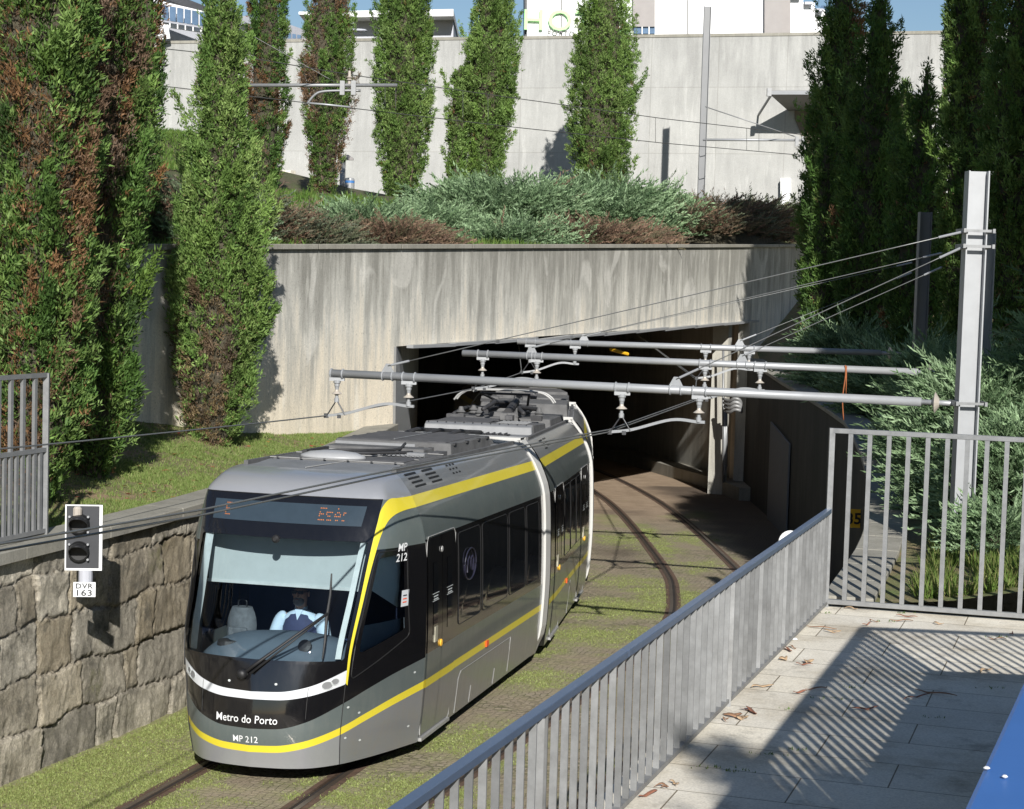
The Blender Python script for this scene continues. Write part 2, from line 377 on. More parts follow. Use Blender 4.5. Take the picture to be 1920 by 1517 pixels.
A2 = smoothline([(-3.3, 10), (-.5, 18.3), (1.15, 23.5), (2.52, 28.51), (3.02, 32.6), (3.14, 36.5), (2.93, 46.5), (2.53, 52.8), (1.7, 60), (.3, 68), (-1.8, 76), (-5, 85)], 10)
def offs(line, o):
    out = []
    for i, p in enumerate(line):
        a = line[max(i-1, 0)]; b = line[min(i+1, len(line)-1)]; t = Vector((b.x-a.x, b.y-a.y)).normalized()
        out.append(Vector((p.x+t.y*o, p.y-t.x*o)))
    return out
def dist_line(x, y, line):
    best = 1e9
    for i in range(len(line)-1):
        a = line[i]; b = line[i+1]; abx = b.x-a.x; aby = b.y-a.y
        t = max(0, min(1, ((x-a.x)*abx+(y-a.y)*aby)/(abx*abx+aby*aby))); d = math.hypot(x-a.x-abx*t, y-a.y-aby*t)
        if d < best: best = d
    return best
RAILS = [offs(C1, -.735), offs(C1, .735), A2, offs(A2, 1.47)]
# --- big base ground ------------------------------------------------------
g = MB(); g.add([(-2500, -600, -7), (2500, -600, -7), (2500, 2600, -7), (-2500, 2600, -7)], [(0, 1, 2, 3)])
tag(g.build('ground', M['soil']), kind='structure')
# --- track bed ------------------------------------------------------------
xs = np.concatenate([np.arange(-13, -6, .5), np.arange(-6, 8.01, .125), np.arange(8.5, 14, .5)]); ys = np.concatenate([np.arange(2, 15, .5), np.arange(15, 48, .125), np.arange(48, 112, .5)])
gx, gy = np.meshgrid(xs, ys); V = np.stack([gx, gy, -SL*(gy-18)], -1).reshape(-1, 3)
nx, ny = len(xs), len(ys); I = np.arange(nx*ny).reshape(ny, nx)
Fq = np.stack([I[:-1, :-1], I[:-1, 1:], I[1:, 1:], I[1:, :-1]], -1).reshape(-1, 4)
GR = [((1150, 1010), .5, 1.6, .7), ((1190, 985), .4, 1.2, .7), ((1285, 1010), .4, 1.6, .6), ((1310, 1060), .5, 1.5, .55), ((1170, 1140), 1.6, 1.3, .9), ((1100, 1190), 1.1, 1.2, .8), ((1230, 1120), .5, 2.0, .8), ((1290, 1120), .45, 2.2, .75), ((1000, 1270), .9, 1.3, .5), ((860, 1390), 1.2, 1.0, .55), ((1000, 1210), .9, 1.2, .6), ((150, 1420), 1.3, 3.0, 1.0), ((300, 1350), .8, 2.0, 1.0), ((740, 1470), 1.2, .6, .5),
      ((1320, 965), .45, 1.3, 1.0), ((1140, 975), .5, 1.4, .8), ((1270, 970), .5, .8, .6), ((1240, 1020), .3, 2.2, .7), ((1215, 1000), .3, 2.4, .8), ((1170, 1200), .8, 1.0, .5), ((780, 1480), .8, .8, .6), ((640, 1500), .7, .5, .5), ((1260, 1030), .4, 1.0, .5), ((1160, 1090), .9, 1.4, .5)]
GP = [(atG(*q), a, b, k) for q, a, b, k in GR]
RXY = [([p.y for p in r_], [p.x for p in r_]) for r_ in RAILS]
def grassy(x, y):
    v = 0
    for p, a, b, k in GP:
        e = ((x-p.x)/a)**2+((y-p.y)/b)**2
        if e < 6: v = max(v, k*math.exp(-e*.8))
    n = fbm(x, y, 2.2, .75, 4); m = fbm(x, y, 9., 3.2, 3)
    if -6 < x < 7 and y < 52:
        dr = min(abs(x-float(np.interp(y, ry_, rx_))) for ry_, rx_ in RXY); v += .30*math.exp(-((dr-.22)/.14)**2)*(.4+fbm(x, y, 33, .9, 2)*1.6)
    v = v*1.15+.50*n+.62*m-.17
    return v
def bare(x, y): return 1/(1+math.exp(-(y-44.5+2.2*vn(x, y, 0, .6)-.5*(x-2))*1.1))
gm = np.zeros(nx*ny); bb = np.zeros(nx*ny); wet_shade = np.zeros(nx*ny)
WET = [(atG(1160, 1035), .5, 1.4), (atG(1175, 1055), .3, .8), (atG(1160, 960), .8, .8)]
for i, (x, y, z) in enumerate(V):
    if y < 56 and -7 < x < 8:
        b = bare(x, y); v = grassy(x, y)*(1-b)+b*(grassy(x, y)-.25)
        gm[i] = min(1, max(0, v*1.7)); bb[i] = b*.95
        wet_shade[i] = max([.55*math.exp(-((x-p.x)/a)**2-((y-p.y)/c_)**2)*(1+fbm(x, y, 4, 2)) for p, a, c_ in WET]+[0, .82/(1+math.exp(-(x-float(np.interp(y, [p.y for p in A2], [p.x for p in A2]))-2.0+.5*vn(x, y, 0, 1))*5))])  # wet patches; the sigmoid term paints shade into the ground beyond the right rail
    elif y >= 56: bb[i] = .95
colr = np.stack([gm, bb, np.clip(wet_shade, 0, 1)], 1)
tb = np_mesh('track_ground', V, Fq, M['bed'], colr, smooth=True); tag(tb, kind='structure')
# --- rails ------------------------------------------------------------------
def track(name, label, ra, rb):
    p0 = ra[2]; t = wthing(name, label, 'tram track', (p0.x, p0.y, G(p0.y)), 'grooved tram tracks curving into the tunnel')
    for ln, sgn in ((ra, 1), (rb, -1)):
        mb = MB()
        for o0, o1, z0, mi in ((-.065, -.010, .012, 1), (-.010, .032, .003, 2), (.032, .060, .010, 0), (-.13, -.065, .006, 3), (.060, .125, .005, 3)):
            a = offs(ln, o0*sgn); b = offs(ln, o1*sgn); mb.mat(mi); rows = []
            for p, q in zip(a, b):
                rows.append([(p.x, p.y, G(p.y)-.02), (p.x, p.y, G(p.y)+z0), (q.x, q.y, G(q.y)+z0), (q.x, q.y, G(q.y)-.02)])
            mb.grid(rows)
        mb.build('rail', [M['rail'], M['rail_top'], M['groove'], M['rust_edge']], t)
track('tram_track', 'steel tram track under the tram, running out to the lower left of the photo', RAILS[0], RAILS[1])
track('tram_track', 'empty steel tram track curving through the setts between the tram and the railing', RAILS[2], RAILS[3])
# --- left retaining wall, rough granite ------------------------------------------
lwt = wthing('stone_retaining_wall', 'rough granite block retaining wall with flat concrete coping left of the tram', 'retaining wall', (-5, 17.7, 0))
ss = []; acc = 0; prev = None
fine = smoothline([(x, y) for y, x in LW], 200)
yy = 8.
pts = [];
while yy < 34.75:
    pts.append((lwx(yy), yy)); yy += .02 if 15.9 < yy < 24.5 else .15
pts.append((lwx(34.75), 34.75)); pts = np.array(pts)
seg = np.linalg.norm(np.diff(pts, axis=0), axis=1); S = np.concatenate([[0], np.cumsum(seg)])
tang = np.gradient(pts, axis=0); tang = tang/np.linalg.norm(tang, axis=1, keepdims=True); nor = np.stack([tang[:, 1], -tang[:, 0]], 1)
HH = np.arange(-.6, 2.27, .022)
# rows of blocks (each row: list of cuts)
rowz = [-.7, -.12, .46, .98, 1.52, 2.02, 2.6]; rc = np.random.default_rng(21); cuts = []
for r_ in range(6):
    x = -rc.random()*.8; c = [x]
    while x < S[-1]+2: x += rc.choice([.42, .62, .85, 1.05, 1.3])*(.9+.25*rc.random()); c.append(x)
    cuts.append(np.array(c))
nS, nH = len(S), len(HH); Vw = np.zeros((nS, nH, 3)); Cw = np.zeros((nS, nH, 3))
blk = {}
for i in range(nS):
    hi = 15.9 < pts[i, 1] < 24.6
    for j in range(nH):
        s, h = S[i], HH[j]
        ws = s+.10*vn(s, h, 1, 1.7)+.03*vn(s, h, 5, 9)+.018*vn(s, h, 15, 24); wh = h+.085*vn(s, h, 3, 1.5)+.035*vn(s, h, 8, 8)+.02*vn(s, h, 18, 22)
        k = int(np.searchsorted(rowz, wh))-1; k = max(0, min(5, k)); c = cuts[k]; q = int(np.searchsorted(c, ws))-1
        q = max(0, min(len(c)-2, q))
        e = min(wh-rowz[k], rowz[k+1]-wh, ws-c[q], c[q+1]-ws)
        if (k, q) not in blk: blk[(k, q)] = rc.random(5)
        b = blk[(k, q)]; jn = math.exp(-(max(e, 0)/.013)**2); rnd = math.exp(-max(e, 0)/.012)
        rough = .05*fbm(s, h, b[0]*20, 2.6, 3)+.024*fbm(s*1.4, h*.9, b[0]*9, 9, 4)
        chips = .035*max(0, vn(s, h, 40, 12))*(1 if e < .04 else 0)
        d = .045*b[1]+rough-.05*jn-.010*rnd+chips+(b[2]-.5)*.06*(ws-c[q]-.5)+(b[3]-.5)*.08*(wh-rowz[k]-.25)
        d *= .72; Vw[i, j] = (pts[i, 0]+nor[i, 0]*d, pts[i, 1]+nor[i, 1]*d, h+G(pts[i, 1])*(1-h/2.25)*(h < 2.2))
        Cw[i, j] = (jn, b[3], max(0, b[4]*1.6-.7))
I = np.arange(nS*nH).reshape(nS, nH); Fq = np.stack([I[:-1, :-1], I[1:, :-1], I[1:, 1:], I[:-1, 1:]], -1).reshape(-1, 4)
o = np_mesh('masonry', Vw.reshape(-1, 3), Fq, M['granite'], Cw.reshape(-1, 3), lwt); o.location = -lwt.location
# coping: separate slabs with thin joints
mb = MB(); yy = 8.0
while yy < 34.6:
    y1 = min(yy+1.6+.2*random.random(), 34.75); n = 4; rows = []
    for k in range(n+1):
        y_ = yy+.008+(y1-yy-.016)*k/n; x_ = lwx(y_); t_ = Vector((lwx(y_+.1)-lwx(y_-.1), .2)).normalized(); nn = Vector((t_.y, -t_.x)); j_ = .006*vn(y_, k, 0, 3)
        a = Vector((x_, y_))+nn*(.10+j_); b = Vector((x_, y_))-nn*.40
        rows.append([(a.x, a.y, 2.25), (a.x, a.y, 2.375+j_), (b.x, b.y, 2.385), (b.x, b.y, 2.1), (a.x, a.y, 2.25)])
    mb.grid(rows); mb.add([rows[0][i] for i in range(4)], [(0, 1, 2, 3)]); mb.add([rows[-1][i] for i in range(4)], [(3, 2, 1, 0)]); yy = y1
mb.build('coping', M['coping'], lwt, bevel=.012)
# --- left grass bank ---------------------------------------------------------------
def bankz(x, y):
    d = max(0, lwx(y)-.38-x); z = 2.30+.03*d+.085*d*d if d < 3.4 else 3.385+.12*(d-3.4)
    return z+.05*fbm(x, y, 0, .9, 3)*min(1, d)
rows = []
for y_ in np.arange(8, 34.9, .22):
    xl = min(lwx(y_)-.36, lwx(y_)-.36); xp = PW0.x+(y_-PW0.y)*PD.x/PD.y-.12
    xp = min(xp, xl-.02); rows.append([(xl+(xp-xl)*(k/26), y_, bankz(xl+(xp-xl)*(k/26), y_)) for k in range(27)])
mb = MB(); mb.grid(rows); tag(mb.build('grass_bank', M['bank'], smooth=True), kind='structure')
# --- portal wall ---------------------------------------------------------------------
LJ, RJ = 0.0, 21.35
tun = wthing('tunnel_portal', 'weathered concrete tunnel portal wall with wide dark opening over the tracks', 'tunnel portal', tuple(PW0))
BK = Vector((-.28, .75, 0))
def wallseg(mb, l0, l1, zb0, zb1, n=6):
    for k in range(n):
        a = l0+(l1-l0)*k/n; b = l0+(l1-l0)*(k+1)/n; za = zb0+(zb1-zb0)*k/n; zb = zb0+(zb1-zb0)*(k+1)/n
    mb.prism([PW(l0, zb0), PW(l1, zb1), PW(l1, pwtop(l1)), PW(l0, pwtop(l0))], BK)
mb = MB(); P_ = [PW(-24, -2), PW(LJ, -2), PW(LJ, lint(0)), PW(RJ, lint(RJ)), PW(RJ, -3), PW(36, -3), PW(36, pwtop(36)), PW(-24, pwtop(-24))]
k = len(P_); mb.add(P_+[p+BK for p in P_], [(0, 1, 2, 7), (2, 3, 6, 7), (3, 4, 5, 6), (8, 15, 10, 9), (10, 15, 14, 11), (11, 14, 13, 12), (1, 9, 10, 2), (2, 10, 11, 3), (3, 11, 12, 4), (7, 6, 14, 15)])
mb.build('wall', M['portal'], tun)
mb = MB(); 
for l0 in np.arange(-24, 36, 3.0):
    a, b = l0+.01, min(l0+2.99, 36)
    mb.prism([PW(a, pwtop(a)+.003, .07), PW(b, pwtop(b)+.003, .07), PW(b, pwtop(b)+.10, .07), PW(a, pwtop(a)+.10, .07)], BK.normalized()*.55)
mb.build('coping', M['coping'], tun, bevel=.01)
EP = [(770, 850, 648, 645), (850, 932, 644, 638), (925, 1005, 640, 633), (1010, 1070, 637, 629), (1065, 1135, 630, 624), (1130, 1195, 626, 619), (1190, 1250, 621, 614), (1245, 1305, 617, 610), (1300, 1355, 612, 606), (1355, 1420, 607, 601)]
for (x0, x1, ya, yb) in EP:
    l0, z0 = onP(x0, ya, .1); l1, z1 = onP(x1, yb, .1); m2 = MB(); m2.prism([PW(l0, z0-.05, .01), PW(l1, z1-.05, .01), PW(l1, z1-.05, .16), PW(l0, z0-.05, .16)], (0, 0, .06)); m2.build('edge_plate', M['alu'], tun)
mb = MB(); mb.prism([atD(741, 815, 34.7), atD(772, 812, 35.6), atD(751, 651, 35.6), atD(743, 651, 34.7)], (-.05, .02, 0)); mb.build('jamb_plate', M['steel'], tun)
def strip(mb, pts0, z0, z1):
    rows = [[(p[0], p[1], G(p[1])+z0) for p in pts0], [(p[0], p[1], z1(p) if callable(z1) else z1) for p in pts0]]; mb.grid(rows)
Lin = [(-2.25, 34.9), (-2.25, 38), (-2.35, 45), (-3.1, 58), (-5, 70), (-9, 84)]; Rin = [(6.93, 54.1), (6.45, 56.6), (5.95, 59.5), (4.7, 66), (2, 75), (-1.5, 86)]
mb = MB(); strip(mb, Lin, -.3, 4.6); strip(mb, Rin, -.3, 4.6); strip(mb, [Lin[-1], Rin[-1]], -.3, 4.6); mb.build('side_wall', M['tunnel'], tun)
mb = MB(); rows = [[PW(l, lint(l)+.02, -.02) for l in np.linspace(LJ-.5, RJ+.8, 8)]]
for k in range(1, 6): a, b = Lin[k], Rin[k]; rows.append([(a[0]-.3+(b[0]+.6-a[0])*j/7, a[1]+(b[1]-a[1])*j/7, 4.0+.2*j/7) for j in range(8)])
mb.grid(rows); mb.build('ceiling', M['tunnel'], tun)
# roof mass that keeps the sun out of the tunnel is the terrace itself. raised kerb and pilasters on the right side
mb = MB(); kb = [(6.55, 51.5), (6.0, 55.5), (5.2, 59.5), (4.1, 65), (1.5, 74)]
rows = [[(x, y, G(y)-.1) for x, y in kb], [(x, y, G(y)+.38) for x, y in kb], [(x+1.6, y+.4, G(y)+.38) for x, y in kb]]; mb.grid(rows); mb.add([rows[0][0], rows[1][0], rows[2][0], (rows[2][0][0], rows[2][0][1], rows[0][0][2])], [(0, 1, 2, 3)]); mb.build('kerb', M['coping'], tun)
for l, w_ in ((20.6, .30), (21.15, .22)):
    m2 = MB(); a = PW(l, 0, -.5 if l < 21 else .02); m2.bar((a.x, a.y, G(a.y)-.2), (a.x, a.y, lint(l)+.02), w_*1.6, w_, up=tuple(PD)); m2.build('pilaster', M['tunnel'], tun)
# yellow lamp tube inside
mb = MB(); a = atD(1145, 655, 46); b = atD(1177, 664, 46.4); mb.tube([a, b], .045, 8); o = mb.build('tunnel_lamp', M['yellow_sign']); tag(o, 'small yellow tube lamp under the tunnel ceiling', 'lamp')
# --- right retaining wall --------------------------------------------------------------
rwt = wthing('retaining_wall', 'concrete retaining wall right of the empty track, its tone darkened for the shade', 'retaining wall', (4.5, 23, 0))
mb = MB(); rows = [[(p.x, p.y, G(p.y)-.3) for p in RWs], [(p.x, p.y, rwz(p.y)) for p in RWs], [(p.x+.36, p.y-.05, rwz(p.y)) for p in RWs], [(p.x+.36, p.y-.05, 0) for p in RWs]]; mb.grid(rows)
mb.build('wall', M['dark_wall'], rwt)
mb = MB()
for i in range(0, len(RWs)-1, 2):
    a = RWs[i]; b = RWs[min(i+2, len(RWs)-1)]; d = (b-a).normalized()*.008; a = a+d; b = b-d; za, zb = rwz(a.y)+.003, rwz(b.y)+.003
    nn = Vector((d.y, -d.x)).normalized(); P_ = [(a-nn*.04, za), (b-nn*.04, zb), (b+nn*.48, zb), (a+nn*.48, za)]; mb.prism([(p.x, p.y, z) for p, z in P_], (0, 0, .09))
mb.build('coping', M['coping'], rwt, bevel=.01)
def rwpt(x, y):       # point on the right wall for a picture position
    best = None
    for i in range(len(RWs)-1):
        for k in range(10):
            p = RWs[i].lerp(RWs[i+1], k/10); px = CX+FPX*p.x/p.y; q = atD(x, y, p.y)
            if best is None or abs(q.x-p.x) < best[0]: best = (abs(q.x-p.x), p.x, p.y, q.z)
    return Vector(best[1:])
a = rwpt(1441, 1005); b = rwpt(1478, 1005); top = rwpt(1460, 820).z
mb = MB(); zf = G(a.y); mb.prism([(a.x-.03, a.y, zf), (b.x-.03, b.y, zf), (b.x-.03, b.y, 1.55), (a.x-.03, a.y, 1.75)], (-.04, 0, 0)); mb.build('door', simple('shaded_door', (.13, .14, .155), .6, 0, .1), rwt)
# near retaining wall below the walkway + walkway slab
def rl(y, off=0): return 3.18-.331*(18.4-y)+off
FC = atZ(1547, 1138, 1.95); FE = atZ(1920, 1166, 1.95); FD = (FE-FC).normalized()
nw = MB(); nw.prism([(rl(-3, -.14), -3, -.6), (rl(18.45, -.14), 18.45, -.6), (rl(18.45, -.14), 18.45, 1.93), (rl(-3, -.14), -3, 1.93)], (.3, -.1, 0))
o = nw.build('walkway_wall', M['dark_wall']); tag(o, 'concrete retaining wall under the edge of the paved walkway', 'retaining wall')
e = FC+FD*14; mb = MB(); mb.prism([(rl(-4, -.16), -4, 1.80), (rl(18.4, -.16), 18.42, 1.80), (e.x, e.y, 1.80), (e.x, -4, 1.80)], (0, 0, .15)); tag(mb.build('walkway', M['paving']), kind='structure')
# right bank
def rbz(x, y):
    d = max(0, x-rwx(y)-.45); return rwz(y)+.03+min(2.2, .02*d+.06*d*d if d < 2 else .28+.22*(d-2))+.05*fbm(x, y, 0, .8, 3)*min(1, d)
rows = []
for y_ in np.concatenate([np.arange(18.42, 30, .3), np.arange(30, 64, 1.)]):
    x0 = rwx(y_)+.40
    rows.append([(x0+v, y_+(-.05*v if y_ < 19 else 0), rbz(x0+v, y_)) for v in list(np.arange(0, 9, .3))+[10, 13, 18, 30]])
mb = MB(); mb.grid(rows); tag(mb.build('planted_bank', M['bank'], smooth=True), kind='structure')
# --- upper terrace terrain -------------------------------------------------------------
TP = [(-13.7, 11, 5.2), (-5.9, 27.6, 5.35), (-2.25, 34.8, 5.62), (2, 43.7, 5.9), (6.9, 54, 6.3), (11, 62.5, 6.5), (19, 79, 6.9), (-8, 38, 6.2), (-6.7, 62, 7.75), (-4, 62, 7.7), (-1, 64, 8.2), (6.5, 66, 7.95), (-15.6, 80, 11.2), (-11, 70, 9.2), (-8.5, 78, 8.5), (-6, 76.5, 8.2), (0, 74.5, 8.2), (10.8, 71, 6.9), (4, 73, 8.1), (-20, 60, 9.5), (-20, 35, 7), (20, 66, 7), (30, 60, 7), (-2, 100, 11), (20, 100, 11), (-30, 100, 12), (60, 100, 11), (-80, 100, 12)]
TPa = np.array(TP)
def upz(x, y):
    d2 = (TPa[:, 0]-x)**2+(TPa[:, 1]-y)**2+.3; w_ = d2**-1.6; return float((w_*TPa[:, 2]).sum()/w_.sum())
rows = []
for q in list(np.arange(.25, 10, .7))+list(np.arange(11, 60, 2.5))+[70, 90, 130, 220, 500]:
    row = []
    for l in list(np.arange(-40, 60, 1.2))+[80, 140, 300]:
        p = PW0+PD*l-PN*q; row.append((p.x, p.y, upz(p.x, p.y)-(.06 if q < .5 else 0)))
    rows.append(row)
mb = MB(); mb.grid(rows); tag(mb.build('terrace_ground', M['soil'], smooth=True), kind='structure')
# --- far boundary wall --------------------------------------------------------------------
WA = Vector((-16.16, 80, 0)); WB = Vector((15.89, 70.1, 0)); WD = (WB-WA).normalized(); WN = Vector((WD.y, -WD.x, 0))
def onW(x, y, off=0):
    d = Vector(ray(x, y)); c = Vector(_C); o_ = WA+WN*off; t = (o_-c).dot(WN)/d.dot(WN); return c+d*t
bw = wthing('boundary_wall', 'tall pale board-marked concrete wall behind the row of cypresses', 'wall', tuple(WA))
mb = MB(); a = WA-WD*30; b = WB+WD*30; mb.prism([(a.x, a.y, 3), (b.x, b.y, 3), (b.x, b.y, 15.08), (a.x, a.y, 15.08)], -WN*.5); mb.build('wall', M['board'], bw)
mb = MB(); mb.prism([(a.x, a.y, 15.083), (b.x, b.y, 15.083), (b.x, b.y, 15.2), (a.x, a.y, 15.2)], -WN*.55); o = mb.build('coping', M['coping'], bw); o.location += WN*.03
# white corner strip and canopy with brackets
p0 = onW(1466, 462); p1 = onW(1484, 462); p2 = onW(1484, 335); p3 = onW(1466, 335)
mb = MB(); mb.prism([p0, p1, p2, p3], WN*.35); o = mb.build('white_pier', M['facade_white']); tag(o, 'narrow white pier against the far wall beside the dark cypresses', 'pier')
cn = wthing('entrance_canopy', 'flat grey canopy on the far wall above a dark doorway recess', 'canopy', tuple(onW(1500, 190)))
q0 = onW(1440, 174, 2.2); q1 = onW(1740, 174, 2.2); r0 = onW(1478, 208); r1 = onW(1740, 204)
mb = MB(); up = Vector((0, 0, .09)); mb.prism([q0, q1, r1, r0], up); mb.build('roof_panel', M['soffit'], cn)
mb = MB(); mb.bar(q0, q1, .12, .14); mb.build('fascia', M['alu'], cn)
for x_ in (1442, 1655):
    mb = MB(); a = onW(x_, 173, 2.25); mb.box(a, (.16, .2, .3)); a = onW(x_+4, 178, 2.0); b = onW(x_-20, 216, .05); mb.bar(a, b, .07, .07); mb.build('bracket', M['steel'], cn)
mb = MB(); mb.prism([onW(1490, 208, .03), onW(1700, 206, .03), onW(1700, 300, .03), onW(1522, 300, .03), onW(1490, 222, .03)], WN*.03); mb.build('recess', simple('brown_recess', (.17, .14, .105), .8, 0, .15), cn)
# low beige steps at the foot of the far wall
mb = MB()
for i, (x0, x1, y_) in enumerate([(512, 575, 372), (512, 560, 350), (512, 545, 330)]):
    a = onW(x0, y_, 1.4-.4*i); b = onW(x1, y_, 1.4-.4*i); mb.prism([a-Vector((0, 0, .6)), b-Vector((0, 0, .6)), b+Vector((0, 0, .25)), a+Vector((0, 0, .25))], -WN*.5)
o = mb.build('stone_steps', M['paving']); tag(o, 'pale stone steps at the foot of the far wall between two brown cypresses', 'steps')
# --- buildings beyond -----------------------------------------------------------------------
def pxbox(mb, x0, y0, x1, y1, D, dep, off=0):
    a, b, c, d = atD(x0, y1, D), atD(x1, y1, D), atD(x1, y0, D), atD(x0, y0, D); mb.prism([a, b, c, d], (0, dep, 0))
ho = wthing('hotel_building', 'white hotel building with pale green HOTEL lettering behind the far wall', 'building', (8, 112, 8))
mb = MB(); pxbox(mb, 988, -160, 1446, 130, 112, 20); mb.build('wall', M['facade_white'], ho)
mb = MB(); pxbox(mb, 984, -160, 989, 130, 112.2, 20); mb.build('side_edge', M['dark_metal'], ho)
mb = MB(); pxbox(mb, 1187, -160, 1228, 50, 111.6, .35); mb.build('panel', M['facade_shade'], ho)
mb = MB(); pxbox(mb, 1189, 51, 1228, 63, 111.75, .2); w_ = mb.build('window', M['facade_pane'], ho)
for x_ in (1203, 1216):
    mb = MB(); pxbox(mb, x_, 50, x_+2, 64, 111.6, .1); mb.build('mullion', M['white'], w_, world=False).location = (0, 0, 0)
mb = MB(); pxbox(mb, 1289, -160, 1291, 130, 111.9, .08); pxbox(mb, 1052, -160, 1054, 130, 111.9, .08); mb.build('joint_strip', M['soffit'], ho)
mb = MB(); pxbox(mb, 1434, -160, 1466, 130, 111.5, .8); mb.build('corner_panel', M['facade_shade'], ho)
for i, (x0, x1, xm, y0) in enumerate([(1466, 1500, 1482, -8), (1492, 1522, 1505, 5), (1513, 1542, 1525, 18), (1535, 1556, 1543, 30)]):
    mb = MB(); mb.mat(0); pxbox(mb, xm-15 if i else x0, y0, xm, 130, 113+i*3, 2.5); mb.mat(1); pxbox(mb, xm, y0, x1+6, 130, 113+i*3+.01, 2.5); mb.build('bay', [M['facade_shade'], M['facade_white']], ho)
    mb = MB(); pxbox(mb, xm+4, y0-2, x1+2, y0+3, 112.5+i*3, .4); mb.build('blind_box', M['facade_grey'], ho)
mb = MB(); a = atD(1532, 30, 135); b = atD(1560, 30, 135); c = atD(1565, 16, 136); d = atD(1540, 14, 136); mb.prism([a, b, c, d], (0, 0, .15)); o = mb.build('solar_panel', M['facade_pane']); tag(o, 'dark solar panel on the roof beside the stepped hotel bays', 'solar panel')
FONT = None
def text_mesh(txt, size, extrude=0., spacing=1., bold=0., res=3):
    cu = bpy.data.curves.new('t', 'FONT'); cu.body = txt; cu.size = size; cu.extrude = extrude; cu.space_character = spacing; cu.offset = bold; cu.resolution_u = res
    o_ = bpy.data.objects.new('t', cu); COL.objects.link(o_); dg = bpy.context.evaluated_depsgraph_get(); me = bpy.data.meshes.new_from_object(o_.evaluated_get(dg)); bpy.data.objects.remove(o_)
    V_ = [v.co.copy() for v in me.vertices]; F_ = [tuple(p.vertices) for p in me.polygons]; bpy.data.meshes.remove(me); return V_, F_
def put_text(name, txt, size, fn, mat, parent, extrude=0., spacing=1., bold=0., world=True, sx=1.):
    V_, F_ = text_mesh(txt, size, extrude, spacing, bold); xs_ = [v.x for v in V_]; cx = (min(xs_)+max(xs_))/2
    mb = MB(); mb.add([fn((v.x-cx)*sx, v.y, v.z) for v in V_], F_); return mb.build(name, mat, parent, world=world)
k = 112/FPX
a = atD(996, 58, 111.8)
put_text('lettering', 'HOTEL', 1.75, lambda x, y, z: (a.x+2.75+x, a.y+z, a.z+y+.08), M['green_letters'], ho, .05, 1.15, .012, sx=1.08)
a2 = atD(1003, 66, 111.8)
put_text('lettering', 'PORTO', .42, lambda x, y, z: (a2.x+1.6+x, a2.y+z, a2.z+y+.12), M['soffit'], ho, .03, 1.3)
of = wthing('office_building', 'grey office building with a slanting band of blue windows behind the far wall', 'building', (-20, 120, 12))
mb = MB(); A = [atD(150, -80, 118), atD(420, 25, 124), atD(520, 38, 128), atD(600, 66, 132), atD(600, 140, 132), atD(150, 140, 118)]; mb.prism(A, (0, 14, 0)); mb.build('wall', M['facade_grey'], of)
mb = MB(); mb.prism([atD(200, -22, 117.6), atD(386, 22, 121.6), atD(386, 50, 121.6), atD(200, 18, 117.6)], (0, .3, 0)); mb.prism([atD(200, 24, 117.6), atD(386, 54, 121.6), atD(386, 62, 121.6), atD(200, 34, 117.6)], (0, .3, 0)); mb.build('band', M['facade_white'], of)
for i in range(9):
    x0 = 262+i*14; x1 = x0+11.5; f0 = lambda x, a_, b_: a_+(b_-a_)*(x-262)/124.
    mb = MB(); mb.prism([atD(x0, f0(x0, 1, 24), 119.4), atD(x1, f0(x1, 1, 24), 119.6), atD(x1, f0(x1, 30, 50), 119.6), atD(x0, f0(x0, 30, 50), 119.4)], (0, .2, 0)); mb.build('window', M['facade_pane'], of)
for i in range(4):
    x0 = 530+i*9; mb = MB(); mb.prism([atD(x0, 60+i*1.6, 127.6), atD(x0+7, 61+i*1.6, 127.7), atD(x0+7, 72, 127.7), atD(x0, 72, 127.6)], (0, .2, 0)); mb.build('window', M['facade_pane'], of)
sl = wthing('slab_building', 'low white roofed building with curved overhang between two cypresses', 'building', (-9, 125, 12))
mb = MB(); P_ = [atD(560+i*9, 20+.0*i, 124) for i in range(1)]
mb.prism([atD(560, 22, 124), atD(850, 17, 124), atD(850, 30, 124), atD(672, 32, 124), atD(560, 27, 124)], (0, 16, 0)); mb.build('roof', M['facade_white'], sl)
mb = MB(); mb.prism([atD(650, 32, 126), atD(850, 30, 126), atD(850, 130, 126), atD(650, 130, 126)], (0, 12, 0)); mb.build('wall', M['facade_grey'], sl)
# lamp head + bracket above the wall, white sign board
sl = wthing('street_lamp', 'curved street lamp head just above the far wall between cypresses', 'street lamp', tuple(atD(655, 70, 82)))
mb = MB(); mb.tube(smoothline([atD(648, 200, 82), atD(648, 90, 82), atD(650, 50, 82), atD(664, 44, 82)], 5), .05, 8); mb.build('pole', M['steel'], sl)
mb = MB(); mb.lathe([(0.02, -.1), (.3, -.06), (.36, 0), (.3, .07), (.05, .1)], atD(668, 57, 82), 14, Matrix.Diagonal((1.4, .6, .8)).to_3x3()); mb.build('lamp_head', M['facade_grey'], sl)
mb = MB(); mb.prism([atD(289, 50, 79.2), atD(315, 46, 79.2), atD(319, 72, 79.2), atD(293, 75, 79.2)], (0, .08, 0)); o = mb.build('sign_board', M['white']); tag(o, 'tilted white board standing on the left end of the far wall', 'sign')
mb2 = MB(); mb2.bar(atD(306, 53, 79.1), atD(308, 72, 79.1), .05, .03); b_ = mb2.build('bracket', M['dark_metal'], o, world=False)
